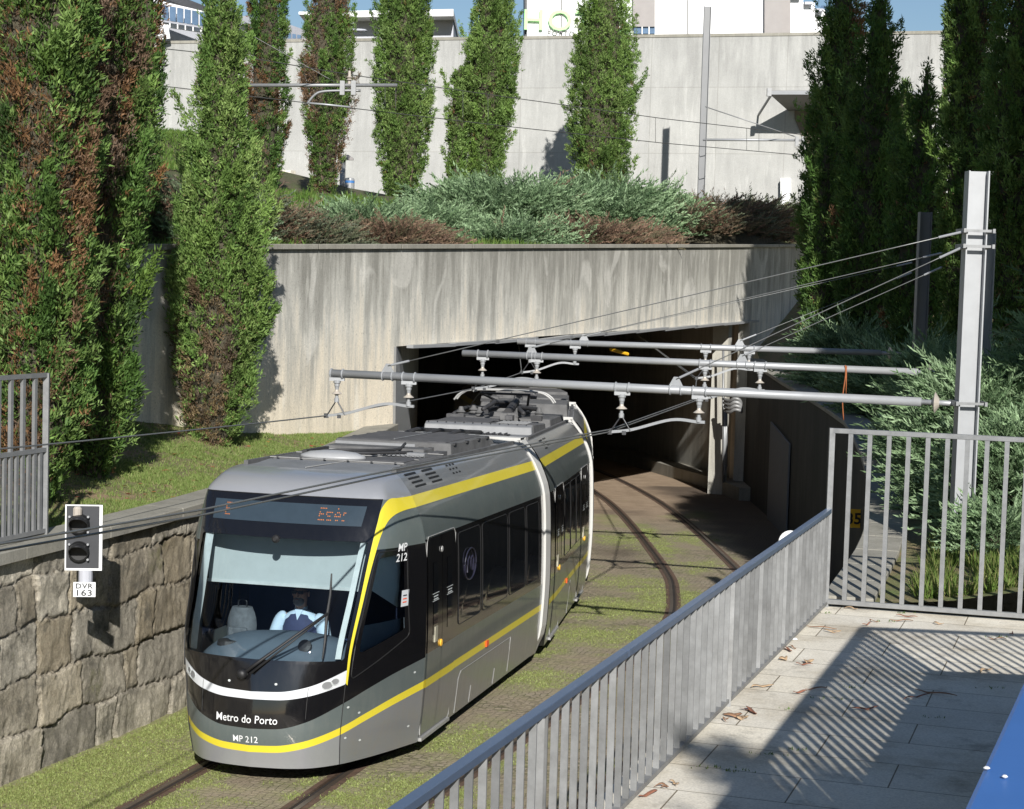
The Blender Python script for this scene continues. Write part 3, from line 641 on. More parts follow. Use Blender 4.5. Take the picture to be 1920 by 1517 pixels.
# ================================================================ PLANTS
CYP = [(0, .35), (.04, .62), (.12, .85), (.25, .97), (.4, 1.), (.55, .93), (.7, .8), (.82, .6), (.92, .36), (1, .05)]
def nz3(a, b, c, s):
    """cheap vectorised smooth noise in [-1,1]"""
    return (np.sin(a*s*1.7+b*s*.9+1.3)+np.sin(b*s*2.3-c*s*1.1+.7+a*s*.6)+np.sin(c*s*1.9+a*s*1.3+2.1)+np.sin((a-b+c)*s*3.1+.4)*.7+np.sin((a+b)*s*4.3-c*s*2.7)*.5)/3.2
def pal(n, cols, rng, var=.25):
    c = np.array(cols)[rng.integers(0, len(cols), n)]; t = rng.random((n, 1)); c2 = np.array(cols)[rng.integers(0, len(cols), n)]
    return (c*t+c2*(1-t))*(1+var*(rng.random((n, 1))*2-1))
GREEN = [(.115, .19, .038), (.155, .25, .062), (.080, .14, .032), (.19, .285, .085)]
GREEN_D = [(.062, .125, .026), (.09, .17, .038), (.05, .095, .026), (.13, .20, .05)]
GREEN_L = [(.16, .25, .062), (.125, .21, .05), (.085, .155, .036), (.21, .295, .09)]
BROWN = [(.20, .105, .045), (.15, .09, .05), (.24, .13, .06), (.13, .085, .055)]
GREYB = [(.19, .155, .115), (.14, .105, .075), (.23, .18, .13), (.16, .11, .075)]
def cypress(base, top, Rr, label, seed, prof=CYP, dead=0., deadc=BROWN, green=GREEN, leaf=.026, ln=.17, dens=1., lean=(0, 0), cones=0, group=None, deadz=None, trunk=True, plumes=1., ridge=.22, cut=None, lob=1.):
    rng = np.random.default_rng(seed); base = np.array(base, float); Ht = top-base[2]
    root = wthing('cypress_tree', label, 'tree', tuple(base), group or 'cypress trees around the tunnel portal')
    ph = rng.random()*10
    hp = np.array([p[0] for p in prof]); rp = np.array([p[1] for p in prof])
    area = 2*math.pi*Rr*Ht*.75; nt_ = int(area*dens*105*(.026/leaf)**1.55)
    # sample heights weighted by radius
    hh = np.linspace(0, 1, 400); ww = np.interp(hh, hp, rp)+.05; cdf = np.cumsum(ww); cdf /= cdf[-1]
    h = np.interp(rng.random(nt_), cdf, hh); th = rng.random(nt_)*2*math.pi
    lump = 1+ridge*nz3(np.cos(th)*2.2+ph, np.sin(th)*2.2, h*Ht*.55, 1.15*lob)+.13*nz3(np.cos(th)*3+ph, np.sin(th)*3, h*Ht*1.5, 2.2)+.09*nz3(np.cos(th)*Rr*3+ph, np.sin(th)*Rr*3, h*Ht, 5.5)
    # sawtooth offset along height, per angular sector
    sect = np.floor(th*Rr/.30+nz3(th, h*3, h, 2)); saw = ((h*Ht/.85+np.sin(sect*12.9898+ph)*3) % 1.0)
    lump = lump*(1.04-.20*saw)
    rad = np.interp(h, hp, rp)*Rr*lump*.93
    inner = rng.random(nt_)**2.2*.34; r_ = rad*(1-inner)
    cx = base[0]+lean[0]*h; cy = base[1]+lean[1]*h
    P = np.stack([cx+np.cos(th)*r_, cy+np.sin(th)*r_, base[2]+h*Ht], 1)
    out = np.stack([np.cos(th), np.sin(th), np.zeros(nt_)], 1); swirl = np.stack([-np.sin(th), np.cos(th), np.zeros(nt_)], 1)
    D0 = unit(out*(.45+.35*rng.random((nt_, 1)))+np.array([0, 0, 1.])*(.75+.4*rng.random((nt_, 1)))+swirl*rng.normal(0, .28, (nt_, 1)))
    dn = nz3(P[:, 0]+ph, P[:, 1]*.8, P[:, 2]*.42, 1.7)+.35*nz3(P[:, 0], P[:, 1], P[:, 2]+ph, 5.)
    if deadz is not None: dn = dn+deadz(h, th)
    isd = rng.random(nt_) < np.clip((dn-(1.05-1.5*dead)+.22)/.5, 0, 1)*.93
    isd |= rng.random(nt_) < .015+dead*.14
    colt = pal(nt_, green, rng, .18); cd = pal(nt_, deadc, rng, .3); colt = np.where(isd[:, None], cd, colt)
    tone = 1+.25*nz3(P[:, 0]*1.3+ph, P[:, 1]*1.3, P[:, 2]*.9, 2.6)+.18*nz3(P[:, 0]+ph, P[:, 1], P[:, 2]*.7, 9.); colt = colt*tone[:, None]
    # flame-shaped plumes standing out of the crown
    npl = int(area*3.2*plumes*min(1, (.026/leaf)**.5)); per = max(14, int(nt_/max(1, npl)*.55))
    hq = np.interp(rng.random(npl)*.93, cdf, hh); tq = rng.random(npl)*2*math.pi; rq = np.interp(hq, hp, rp)*Rr*(.72+.22*rng.random(npl))
    bq = np.stack([base[0]+lean[0]*hq+np.cos(tq)*rq, base[1]+lean[1]*hq+np.sin(tq)*rq, base[2]+hq*Ht], 1); oq = np.stack([np.cos(tq), np.sin(tq), np.zeros(npl)], 1)
    dq = unit(oq*(.12+.30*rng.random((npl, 1)))+np.array([0, 0, 1.])+rng.normal(0, .10, (npl, 3))); Lq = (.35+.75*rng.random(npl))*min(1.25, .55+Rr*.6)
    tt = rng.random((npl, per)); Pq = bq[:, None]+dq[:, None]*(tt*Lq[:, None])[..., None]+rng.normal(0, 1, (npl, per, 3))*(.085*Rr/.7*(1.05-tt))[..., None]
    dnq = nz3(bq[:, 0]+ph, bq[:, 1]*.8, bq[:, 2]*.42, 1.7)
    if deadz is not None: dnq = dnq+deadz(hq, tq)
    iq = rng.random(npl) < np.clip((dnq-(1.05-1.5*dead)+.22)/.5, 0, 1)*.9
    cq = np.where(iq[:, None], pal(npl, deadc, rng, .25), pal(npl, green, rng, .12)*(1.0+.30*rng.random((npl, 1))-.08))
    P = np.concatenate([P, Pq.reshape(-1, 3)]); D0 = np.concatenate([D0, np.repeat(unit(dq+oq*.25), per, 0)]); colt = np.concatenate([colt, np.repeat(cq, per, 0)]); isd = np.concatenate([isd, np.repeat(iq, per)]); out = np.concatenate([out, np.repeat(oq, per, 0)]); nt_ = len(P)
    nb = 11
    Pb = np.repeat(P, nb, 0)+rng.normal(0, ln*.22, (nt_*nb, 3)); Db = unit(np.repeat(D0, nb, 0)+rng.normal(0, .52, (nt_*nb, 3)))
    Wd = unit(np.cross(Db, rng.normal(0, 1, (nt_*nb, 3)))); L = ln*.78*(.4+.8*rng.random(nt_*nb))*np.repeat(np.where(isd, .8, 1), nb)
    W_ = leaf*(.35+.4*rng.random(nt_*nb))*np.repeat(np.where(isd, .75, 1.), nb)
    V, Fq = blades(Pb, Db, Wd, L, W_, rng); cb = np.repeat(colt, nb, 0)*(1+.2*(rng.random((nt_*nb, 1))*2-1)); cc = np.repeat(cb, 4, 0)
    o = np_mesh('crown', V, Fq, M['leaf'], cc, root); o.location = -root.location
    # dark inner branches
    rows = []; nh = 30
    for i in range(nh+1):
        hh_ = i/nh; row = []
        for j in range(19):
            t = 2*math.pi*j/18; c_, s_ = math.cos(t), math.sin(t)
            lm = 1+ridge*float(nz3(np.array(c_*2.2+ph), np.array(s_*2.2), np.array(hh_*Ht*.55), 1.15*lob))
            rr = float(np.interp(hh_, hp, rp))*Rr*lm*.6
            row.append((base[0]+lean[0]*hh_+c_*rr, base[1]+lean[1]*hh_+s_*rr, base[2]+hh_*Ht*.96+.1))
        rows.append(row)
    mb = MB(); mb.grid(rows); mb.build('inner_branches', M['core'], root)
    mb = MB(); tr = max(.07, Rr*.16); mb.tube([tuple(base-np.array([0, 0, .4])), (base[0], base[1], base[2]+.1), (base[0]+.03, base[1]+.02, base[2]+.8), (base[0]+lean[0]*.4, base[1]+lean[1]*.4, base[2]+Ht*.4), (base[0]+lean[0]*.9, base[1]+lean[1]*.9, base[2]+Ht*.9)], [tr*1.5, tr*1.15, tr*.9, tr*.6, .02], 9)
    for k_ in range(5):
        a = rng.random()*6.28; z0 = base[2]+.15+.15*k_; mb.tube([(base[0], base[1], z0), (base[0]+math.cos(a)*Rr*.3, base[1]+math.sin(a)*Rr*.3, z0+.35), (base[0]+math.cos(a)*Rr*.5, base[1]+math.sin(a)*Rr*.5, z0+1.1)], [tr*.4, tr*.3, .015], 6)
    mb.build('trunk', M['bark'], root, smooth=True)
    if cones:
        k = rng.integers(0, nt_, cones); Pc = P[k]+out[k]*.05; r0 = leaf*.62
        oct_ = np.array([[1, 0, 0], [-1, 0, 0], [0, 1, 0], [0, -1, 0], [0, 0, 1], [0, 0, -1]])*r0
        Vc = (Pc[:, None, :]+oct_[None]).reshape(-1, 3); f = np.array([[0, 2, 4], [2, 1, 4], [1, 3, 4], [3, 0, 4], [2, 0, 5], [1, 2, 5], [3, 1, 5], [0, 3, 5]])
        Fc = (np.arange(cones)[:, None, None]*6+f[None]).reshape(-1, 3); cl = np.repeat(pal(cones, [(.26, .19, .10), (.20, .15, .08)], rng), 6, 0)
        o = np_mesh('cones', Vc, Fc, M['dry'], cl, root); o.location = -root.location; tag(o, kind='stuff')
    return root
def gz(x, y):   # ground height on either bank / terrace
    q = (Vector((x, y, 0))-PW0).dot(-PN)
    if q > 0: return upz(x, y)
    return bankz(x, y) if x < 0 else rbz(x, y)
def cyp_px(px, D, ytop, halfw, label, seed, zb=None, **kw):
    """tree axis at picture column px, depth D, top at picture row ytop"""
    b = atD(px, 500, D); zt = atD(px, ytop, D).z; z = gz(b.x, D) if zb is None else zb
    return cypress((b.x, D, z-.05), zt, halfw*D/FPX, label, seed, **kw)
GR_L = 'cypresses on the left grass bank'; GR_U = 'cypresses along the far wall'; GR_R = 'cypresses on the right bank'
FAT = [(0, .2), (.03, .45), (.1, .75), (.25, .98), (.45, 1.), (.65, .92), (.8, .75), (.92, .45), (1, .1)]
SPN = [(0, .35), (.04, .62), (.12, .84), (.28, 1.02), (.42, .98), (.55, .84), (.7, .68), (.85, .55), (.95, .35), (1, .1)]
COL_ = [(0, .3), (.05, .5), (.15, .76), (.35, .98), (.6, .98), (.8, .88), (.93, .6), (1, .1)]
# left bank
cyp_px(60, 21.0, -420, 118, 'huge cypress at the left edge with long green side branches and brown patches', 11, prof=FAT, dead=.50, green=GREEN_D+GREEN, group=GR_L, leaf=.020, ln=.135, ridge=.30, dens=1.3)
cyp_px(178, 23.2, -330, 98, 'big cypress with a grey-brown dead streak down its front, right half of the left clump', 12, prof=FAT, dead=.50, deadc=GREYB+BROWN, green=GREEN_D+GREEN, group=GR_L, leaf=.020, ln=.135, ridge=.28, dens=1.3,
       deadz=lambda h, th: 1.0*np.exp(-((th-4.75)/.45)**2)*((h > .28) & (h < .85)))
cyp_px(262, 31.5, -130, 38, 'slim dark cypress half hidden behind the left clump', 13, prof=COL_, dead=.35, green=GREEN_D, group=GR_L, leaf=.024, ln=.15, cones=150)
cyp_px(410, 28.2, -25, 80, 'bright green spindle-shaped cypress with brown lower front standing alone on the grass bank', 14, prof=SPN, dead=.10, green=GREEN_L, group=GR_L, leaf=.019, ln=.115, cones=700, dens=1.5, ridge=.28,
       deadc=[(.17, .11, .06), (.13, .10, .07), (.20, .15, .075)], deadz=lambda h, th: 1.15*np.exp(-((th-4.7)/.7)**2)*np.exp(-((h-.26)/.24)**2)-.25*(h > .55))
# along the far wall
cyp_px(492, 56, -60, 39, 'cypress with rusty brown top behind the spindle-shaped one', 15, prof=COL_, dead=.62, green=GREEN_D, group=GR_U, leaf=.025, ln=.14, ridge=.13, plumes=.6, zb=7.2)
cyp_px(606, 61, -60, 53, 'half-dead brown cypress with bare trunk foot beside the litter bin', 16, prof=[(0, .2), (.05, .38), (.15, .58), (.35, .88), (.5, 1.), (.62, .95), (.75, .78), (.85, .66), (1, .4)], dead=.72, deadc=GREYB+BROWN, green=GREEN_D+GREEN, group=GR_U, leaf=.025, ln=.14, ridge=.13, plumes=.6, zb=7.75)
cyp_px(749, 61, -90, 56, 'full green columnar cypress right of the litter bin', 17, prof=[(0, .3), (.05, .52), (.15, .74), (.3, .92), (.55, 1.), (.72, .93), (.85, .80), (1, .55)], dead=.05, green=GREEN+GREEN_L, group=GR_U, leaf=.025, ln=.14, ridge=.13, plumes=.6, dens=1.15, zb=7.65)
cyp_px(903, 63.5, -80, 55, 'green cypress with a slim side spire on its left, above the tunnel portal', 18, prof=[(0, .3), (.06, .55), (.2, .66), (.38, .92), (.5, 1.0), (.62, .92), (.75, .72), (.85, .56), (1, .3)], dead=.04, green=GREEN+GREEN_L, group=GR_U, leaf=.025, ln=.14, ridge=.13, plumes=.6, dens=1.15, zb=8.0, lean=(.1, 0))
b_ = cyp_px(851, 63.2, 125, 20, 'slim side spire', 19, prof=COL_, dead=.02, green=GREEN+GREEN_L, leaf=.034, ln=.18, zb=8.05)
b_['label'] = 'small slim cypress spire pressed against the left side of the cypress above the portal'; b_['group'] = GR_U
cyp_px(1120, 66, -32, 63, 'broad green cypress rising from the juniper mound in front of the HOTEL lettering', 20, prof=[(0, .5), (.08, .72), (.3, .95), (.5, 1.), (.75, .88), (.9, .68), (.97, .4), (1, .15)], dead=.06, green=GREEN+GREEN_L, group=GR_U, leaf=.025, ln=.14, ridge=.13, plumes=.6, dens=1.15, zb=8.0)
# right bank
DG = GREEN_D+GREEN
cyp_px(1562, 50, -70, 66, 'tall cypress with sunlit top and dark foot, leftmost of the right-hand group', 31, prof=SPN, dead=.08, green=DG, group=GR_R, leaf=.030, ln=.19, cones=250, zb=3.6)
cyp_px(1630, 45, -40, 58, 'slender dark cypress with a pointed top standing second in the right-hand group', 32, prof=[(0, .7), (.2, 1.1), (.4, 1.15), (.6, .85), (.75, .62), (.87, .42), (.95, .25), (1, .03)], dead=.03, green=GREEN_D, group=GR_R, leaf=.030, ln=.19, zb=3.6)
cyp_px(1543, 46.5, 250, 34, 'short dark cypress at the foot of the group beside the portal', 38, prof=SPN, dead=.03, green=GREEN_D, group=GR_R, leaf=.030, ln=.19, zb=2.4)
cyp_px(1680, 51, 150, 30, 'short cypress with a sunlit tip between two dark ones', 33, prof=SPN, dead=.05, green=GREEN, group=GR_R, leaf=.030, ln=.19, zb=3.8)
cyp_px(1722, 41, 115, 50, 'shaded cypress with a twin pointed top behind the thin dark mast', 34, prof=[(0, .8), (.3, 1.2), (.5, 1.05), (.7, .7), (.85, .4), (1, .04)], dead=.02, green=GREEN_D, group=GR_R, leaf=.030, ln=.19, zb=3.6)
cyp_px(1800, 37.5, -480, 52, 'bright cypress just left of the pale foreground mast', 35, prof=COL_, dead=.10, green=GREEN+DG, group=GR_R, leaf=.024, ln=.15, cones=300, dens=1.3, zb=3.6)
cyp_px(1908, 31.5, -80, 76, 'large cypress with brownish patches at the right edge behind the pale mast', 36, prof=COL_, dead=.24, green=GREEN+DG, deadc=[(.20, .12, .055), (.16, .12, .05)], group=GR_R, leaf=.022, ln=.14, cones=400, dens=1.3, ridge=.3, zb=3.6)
cyp_px(2090, 26.5, -450, 100, 'tall cypress just outside the right edge of the view', 37, prof=COL_, dead=.15, green=DG, group=GR_R, leaf=.06, ln=.3, dens=.9, zb=3.4)
cypress((7.75, 22.5, 5.2), 13.6, 1.05, 'unseen cypress crown added to shade the track bed, outside the right edge of the view', 39, dead=.1, green=DG, group=GR_R, leaf=.06, ln=.3, dens=.9)  # out-of-view crown, added as a shadow caster for the ground by the tracks
cypress((8.9, 22.6, 8.3), 15.0, 1.25, 'unseen cypress crown added to shade the right bank, beyond the right edge of the view', 41, dead=.1, green=DG, group=GR_R, leaf=.07, ln=.32, dens=.9)  # floating crown out of view, added to keep the bank junipers in shade
cypress((10.95, 30.5, 3.4), 27, 1.45, 'unseen very tall cypress added to shade the portal end, far outside the right edge', 40, prof=COL_, dead=.1, green=DG, group=GR_R, leaf=.07, ln=.32, dens=.8)  # added out of view, height and position set to shade the portal's right end
cypress((4.3, -6.5, 2.0), 11.3, 2.3, 'broad tree behind the viewpoint shading the near walkway', 42, prof=FAT, green=DG, group=GR_R, leaf=.11, ln=.45, dens=1.2, dead=.05)
# ------------------------------------------------------------------ junipers
BLUEG = [(.23, .33, .175), (.15, .235, .115), (.31, .43, .245), (.09, .15, .07)]
RUSTY = [(.20, .125, .085), (.15, .10, .07), (.24, .16, .105), (.11, .11, .06)]
OLIVE = [(.13, .15, .085), (.095, .115, .065), (.165, .145, .10), (.14, .17, .115)]
def juniper(c, hw, dp, ht, label, seed, cols=BLUEG, nf=700, L=.55, leaf=.022, dead=.0, flat=.6, group='spreading junipers', name='juniper_shrub', yaw=0., twig=0., nl=11):
    rng = np.random.default_rng(seed); nf = int(nf*(1.05 if group == 'spreading junipers on the right bank' else 1.4)); c = np.array(c, float); root = wthing(name, label, 'shrub', tuple(c), group); ph = rng.random()*9
    # fronds start on an inner mound
    th = rng.random(nf)*2*math.pi; el = np.arcsin(np.clip(rng.random(nf)**.8*1.0, 0, 1)); ce = np.cos(el)
    lump = 1+.20*nz3(np.cos(th)*ce*3+ph, np.sin(th)*ce*3, np.sin(el)*3, 1.4)
    ex = np.cos(th)*ce*hw*.92*lump; ey = np.sin(th)*ce*dp*.92*lump; cyw, syw = math.cos(yaw), math.sin(yaw)
    zc = np.sin(el)*ht*.88*lump; sh = .72+.28*rng.random(nf)
    P = c+np.stack([(ex*cyw-ey*syw)*sh, (ex*syw+ey*cyw)*sh, zc*sh], 1)
    out = unit(np.stack([np.cos(th)*cyw-np.sin(th)*syw, np.cos(th)*syw+np.sin(th)*cyw, .25+.6*np.sin(el)], 1))
    D = unit(out+rng.normal(0, .38, (nf, 3))+np.array([0, 0, .12])); D[:, 2] = np.abs(D[:, 2])*flat+.08; D = unit(D)
    side = unit(np.cross(D, np.array([0, 0, 1.]))+rng.normal(0, .25, (nf, 3))); upv = np.cross(side, D)
    Lf = L*(.55+.75*rng.random(nf)); isd = (nz3(P[:, 0]+ph, P[:, 1], P[:, 2], 1.6) > 1.0-1.6*dead) | (rng.random(nf) < dead*.15)
    col = pal(nf, cols, rng, .2); col = np.where(isd[:, None], pal(nf, RUSTY, rng, .3), col)
    Vs = []; Cs = []
    def addb(Pb, Db, Wd, LL, WW, cc):
        V, _ = blades(Pb, Db, Wd, LL, WW, rng); Vs.append(V); Cs.append(np.repeat(cc, 4, 0))
    for k in range(nl):
        t = (k+.5)/nl; pos = P+D*(Lf*t)[:, None]+upv*(.10*Lf*math.sin(t*2.2)-.10*Lf*t*t)[:, None]
        for sg in (-1, 1):
            dd = unit(D*(.9+.2*rng.random((nf, 1)))+side*sg*(.75-.3*t)+upv*rng.normal(.15, .25, (nf, 1)))
            LL = Lf*(.30*(1-t*.7))*(.5+.7*rng.random(nf)); WW = leaf*.8*(.5+.5*rng.random(nf))*np.where(isd, .55, 1)*(1-.5*twig)
            addb(pos, dd, unit(upv*.7+side*.6*sg+rng.normal(0, .35, (nf, 3))), LL, WW, col*(1+.2*(rng.random((nf, 1))*2-1)))
        addb(pos, unit(D+rng.normal(0, .3, (nf, 3))), upv, Lf*.16, np.full(nf, leaf*.6), col*(1+.2*(rng.random((nf, 1))*2-1)))
    V = np.concatenate(Vs); C_ = np.concatenate(Cs); Fq = np.arange(len(V)).reshape(-1, 4)
    V[:, 2] = np.maximum(V[:, 2], c[2]-.6)
    o = np_mesh('foliage', V, Fq, M['leaf'], C_, root); o.location = -root.location
    rows = []
    for i in range(11):
        e = math.pi/2*i/10; row = []
        for j in range(21):
            t = 2*math.pi*j/20; lm = 1+.20*float(nz3(np.array(math.cos(t)*math.cos(e)*3+ph), np.array(math.sin(t)*math.cos(e)*3), np.array(math.sin(e)*3), 1.4))
            x_, y_ = math.cos(t)*math.cos(e)*hw*.72*lm, math.sin(t)*math.cos(e)*dp*.72*lm
            row.append((c[0]+x_*cyw-y_*syw, c[1]+x_*syw+y_*cyw, c[2]+math.sin(e)*ht*.74*lm-.2*(i == 0)))
        rows.append(row)
    mb = MB(); mb.grid(rows); mb.build('inner_twigs', M['core'], root)
    return root
YW = math.atan2(PD.y, PD.x)      # bushes on the terrace follow the portal line
def bush_px(x0, x1, ytop, q, label, seed, ybot=462, dpm=1.1, **kw):
    """bush behind the portal wall between picture columns x0..x1, q metres behind it"""
    xm = (x0+x1)/2; l = onP(xm, 467, -q)[0]; q += .45*(q < 2.); p = PW0+PD*l-PN*q; D = p.y
    zb = upz(p.x, p.y)-.1; zt = atD(xm, ytop, D).z
    la = onP(x0, 467, -q)[0]; lb = onP(x1, 467, -q)[0]
    return juniper((p.x, p.y, zb), abs(lb-la)/2, dpm, max(.4, (zt-zb)*.86), label, seed, yaw=YW, **kw)
JG = 'low shrubs on the terrace above the portal'
bush_px(470, 585, 372, 1.6, 'grey-brown scrubby shrub above the left end of the portal wall', 51, cols=OLIVE+RUSTY, dead=.28, nf=900, L=.5, leaf=.02, group=JG, twig=.4)
bush_px(560, 660, 412, 1.0, 'low brown and olive shrub with yellowing tips above the portal wall', 52, cols=OLIVE, dead=.3, nf=700, L=.45, leaf=.02, group=JG)
bush_px(620, 760, 392, 3.6, 'blue-green juniper in front of the litter bin', 53, nf=900, L=.6, group=JG, leaf=.024)
bush_px(740, 880, 392, 5.0, 'blue-green juniper below the full columnar cypress', 54, nf=900, L=.65, group=JG, leaf=.026)
bush_px(700, 870, 418, 1.2, 'low rusty-brown shrub along the portal coping left of the grass patch', 55, cols=RUSTY, dead=.4, nf=900, L=.42, leaf=.02, group=JG, twig=.5)
bush_px(850, 1060, 352, 5.6, 'large pale blue-green juniper mound, left half, above the tunnel opening', 56, nf=2200, L=.85, leaf=.034, group=JG, dpm=2.4, cols=BLUEG)
bush_px(1010, 1290, 345, 4.2, 'large pale blue-green juniper mound, right half, in front of the broad cypress', 57, nf=2600, L=.85, leaf=.036, group=JG, dpm=2.4)
bush_px(935, 1110, 425, 1.7, 'low blue-green juniper reaching the coping right of the grass patch', 58, nf=1100, L=.6, leaf=.03, group=JG)
bush_px(1055, 1300, 422, 1.0, 'rusty-brown dry shrub along the coping above the middle of the tunnel', 59, cols=RUSTY, dead=.45, nf=1300, L=.5, leaf=.026, group=JG, twig=.5)
bush_px(1265, 1480, 378, 1.9, 'dry brown and olive shrub around the foot of the far mast', 60, cols=OLIVE+RUSTY+RUSTY, dead=.3, nf=2000, L=.7, leaf=.03, group=JG, dpm=2.2, twig=.5)
bush_px(1395, 1475, 388, 3.2, 'olive-green scrubby shrub at the right end of the portal coping', 61, cols=OLIVE, dead=.12, nf=900, L=.6, leaf=.03, group=JG, dpm=1.5)
bush_px(265, 470, 330, 2.5, 'dull green shrub behind the spindle-shaped cypress on the left', 62, cols=OLIVE+BLUEG, dead=.1, nf=1100, L=.5, leaf=.024, group=JG)
# big junipers on the right bank behind the fence
RJG = 'spreading junipers on the right bank'
def jun(x, y, hw, dp, ht, label, seed, **kw): return juniper((x, y, rbz(x, y)-.15), hw, dp, ht, label, seed, group=RJG, **kw)
jun(6.55, 22.6, .95, .9, 1.55, 'lush blue-green juniper directly behind the fence and right of the mast foot', 71, nf=1700, L=.62, leaf=.019, flat=.8, nl=14)
jun(6.8, 25.6, 1.0, 1.3, 2.2, 'tall spreading juniper rising beside the pale mast', 72, nf=2200, L=.75, leaf=.02, flat=.8, nl=14)
jun(7.25, 29.5, .85, 1.3, 1.9, 'juniper with long pale tips overhanging the retaining wall left of the mast', 73, nf=1500, L=.8, leaf=.021, flat=.8, nl=14)
jun(7.7, 35.5, .9, 1.5, 1.1, 'shaded juniper further along the right bank', 74, nf=1300, L=.95, leaf=.026)
jun(8.1, 43.5, .9, 1.2, 1.3, 'dark juniper with one sunlit branch reaching over the tunnel mouth', 75, nf=900, L=.95, leaf=.028)
jun(5.75, 20.9, .5, .45, .7, 'small juniper tuft at the foot of the pale mast', 76, nf=600, L=.42, leaf=.016, nl=13)
jun(8.2, 25.5, 1.3, 1.5, 2.9, 'high juniper at the right edge of the photo behind the fence', 77, nf=1700, L=.8, leaf=.022, nl=13)
jun(7.6, 21.2, 1.0, .9, 1.5, 'juniper at the lower right edge behind the fence bars', 78, nf=1200, L=.6, leaf=.02)
# ------------------------------------------------------------------ grass
def grass(name, pts, label, seed, L=.09, W=.006, cols=None, nb=5, sp=.03):
    rng = np.random.default_rng(seed); P = np.repeat(np.array(pts), nb, 0); n = len(P)
    P = P+np.stack([rng.normal(0, sp, n), rng.normal(0, sp, n), np.full(n, -.01)], 1)
    D = unit(np.stack([rng.normal(0, .45, n), rng.normal(0, .45, n), np.ones(n)], 1)); Wd = unit(np.stack([rng.normal(0, 1, n), rng.normal(0, 1, n), np.zeros(n)], 1))
    V, Fq = blades(P, D, Wd, L*(.4+.9*rng.random(n)), W*(.6+.8*rng.random(n)), rng, .35)
    c = pal(n, cols or [(.10, .19, .03), (.14, .24, .05), (.075, .14, .025), (.17, .22, .06)], rng, .2)
    o = np_mesh(name, V, Fq, M['grass'], np.repeat(c, 4, 0)); tag(o, label, 'grass', kind='stuff'); return o
rg = np.random.default_rng(5); pts = []
while len(pts) < 24000:
    y = 16+18.6*rg.random(); xl = lwx(y)-.42; x = xl-4.6*rg.random()**1.3; xp = PW0.x+(y-PW0.y)*PD.x/PD.y
    if x < xp+.08 or (rg.random() < .9 and (vn(x, y, 3, .8)+.6*vn(x, y, 1, 3)) < .06): continue
    if x/y < -.31: continue
    pts.append((x, y, bankz(x, y)))
grass('bank_grass', pts, 'short green grass on the left bank between coping and portal wall', 81, L=.055, W=.0055, nb=6, sp=.035, cols=[(.17, .25, .06), (.23, .31, .09), (.13, .19, .045), (.28, .29, .12)])
pts = []
for i in range(420000):
    if len(pts) > 30000: break
    y = 16.5+27*rg.random()**1.5; x = y*(-.32+.49*rg.random())
    if x < lwx(y)+.1 or x > 5.2: continue
    v = grassy(x, y)-.25*bare(x, y)
    if v < .27 or any(abs(x-float(np.interp(y, [p.y for p in r_], [p.x for p in r_]))) < .12 for r_ in RAILS): continue
    if rg.random() < v*1.25-.27: pts.append((x, y, G(y)))
grass('track_weeds', pts, 'low bright weeds growing between the track setts', 82, L=.028, W=.008, cols=[(.26, .31, .10), (.20, .25, .075), (.33, .38, .14), (.19, .19, .07)], nb=4, sp=.03)
pts = []
for i in range(9000):
    y = 18.6+4.5*rg.random(); x = rwx(y)+.9+4.5*rg.random()
    if vn(x, y, 2, 1.5) > -.25: pts.append((x, y, rbz(x, y)))
grass('fence_grass', pts, 'long grass behind the right-hand fence', 83, L=.22, W=.008, cols=[(.15, .24, .05), (.12, .19, .04), (.24, .24, .09)])
pts = []
for i in range(9000):
    l = -14+30*rg.random(); q = .5+12*rg.random(); p = PW0+PD*l-PN*q
    if vn(p.x, p.y, 5, .5) > -.1: pts.append((p.x, p.y, upz(p.x, p.y)))
for i in range(5000):
    x = -17+7*rg.random(); y = 66+14*rg.random(); pts.append((x, y, upz(x, y)))
grass('terrace_grass', pts, 'green grass on the terrace above the portal', 84, L=.22, W=.02, nb=6, sp=.08)
# red and yellow fallen leaves
pts = []; rg = np.random.default_rng(9)
for i in range(260):
    y = 20+14*rg.random(); x = lwx(y)-.5-3.2*rg.random()**1.4; xp = PW0.x+(y-PW0.y)*PD.x/PD.y
    if x > xp+.1: pts.append((x, y, bankz(x, y)+.02))
P = np.array(pts); n = len(P); a = rg.random(n)*6.28; D = np.stack([np.cos(a), np.sin(a), .25*rg.random(n)], 1); Wd = unit(np.cross(D, np.array([0, 0, 1.])))
V, Fq = blades(P, unit(D), Wd, np.full(n, .09), np.full(n, .035), rg, .5); o = np_mesh('fallen_leaves', V, Fq, M['dry'], np.repeat(pal(n, [(.33, .05, .03), (.36, .18, .05), (.28, .15, .09), (.42, .09, .07)], rg), 4, 0)); tag(o, 'red and yellow fallen leaves on the left grass bank', 'leaves', kind='stuff')
# ================================================================ TRAM
def paint(name, c, rough, metal=0., coat=.6, dust=.25, dustc=(.30, .28, .24)):
    t = NT(name); n = t.noise(3.5, 6, .7); n2 = t.noise(14, 6, .75, t.mapping(scale=(1, 1, .25)))
    d = t.math('MULTIPLY', t.math('MULTIPLY', t.ramp(n, [(.35, 0.), (.7, 1.)]), t.ramp(n2, [(.4, .2), (.7, 1.)])), dust)
    t.base(t.mix(d, c, dustc)); t.metal(metal); t.rough(t.ramp(n2, [(.3, rough), (.75, min(1, rough+.12))]))
    t.b.inputs['Coat Weight'].default_value = coat; t.b.inputs['Coat Roughness'].default_value = .06; return t.m
T = {}
T['silver'] = paint('tram_silver', (.40, .41, .43), .30, .5, .5, .15)
T['midgrey'] = paint('tram_mid_grey', (.215, .225, .235), .32, .3, .5, .5, (.27, .235, .18))
T['slate'] = paint('tram_slate_grey', (.105, .128, .126), .30, .15, .5, .22)
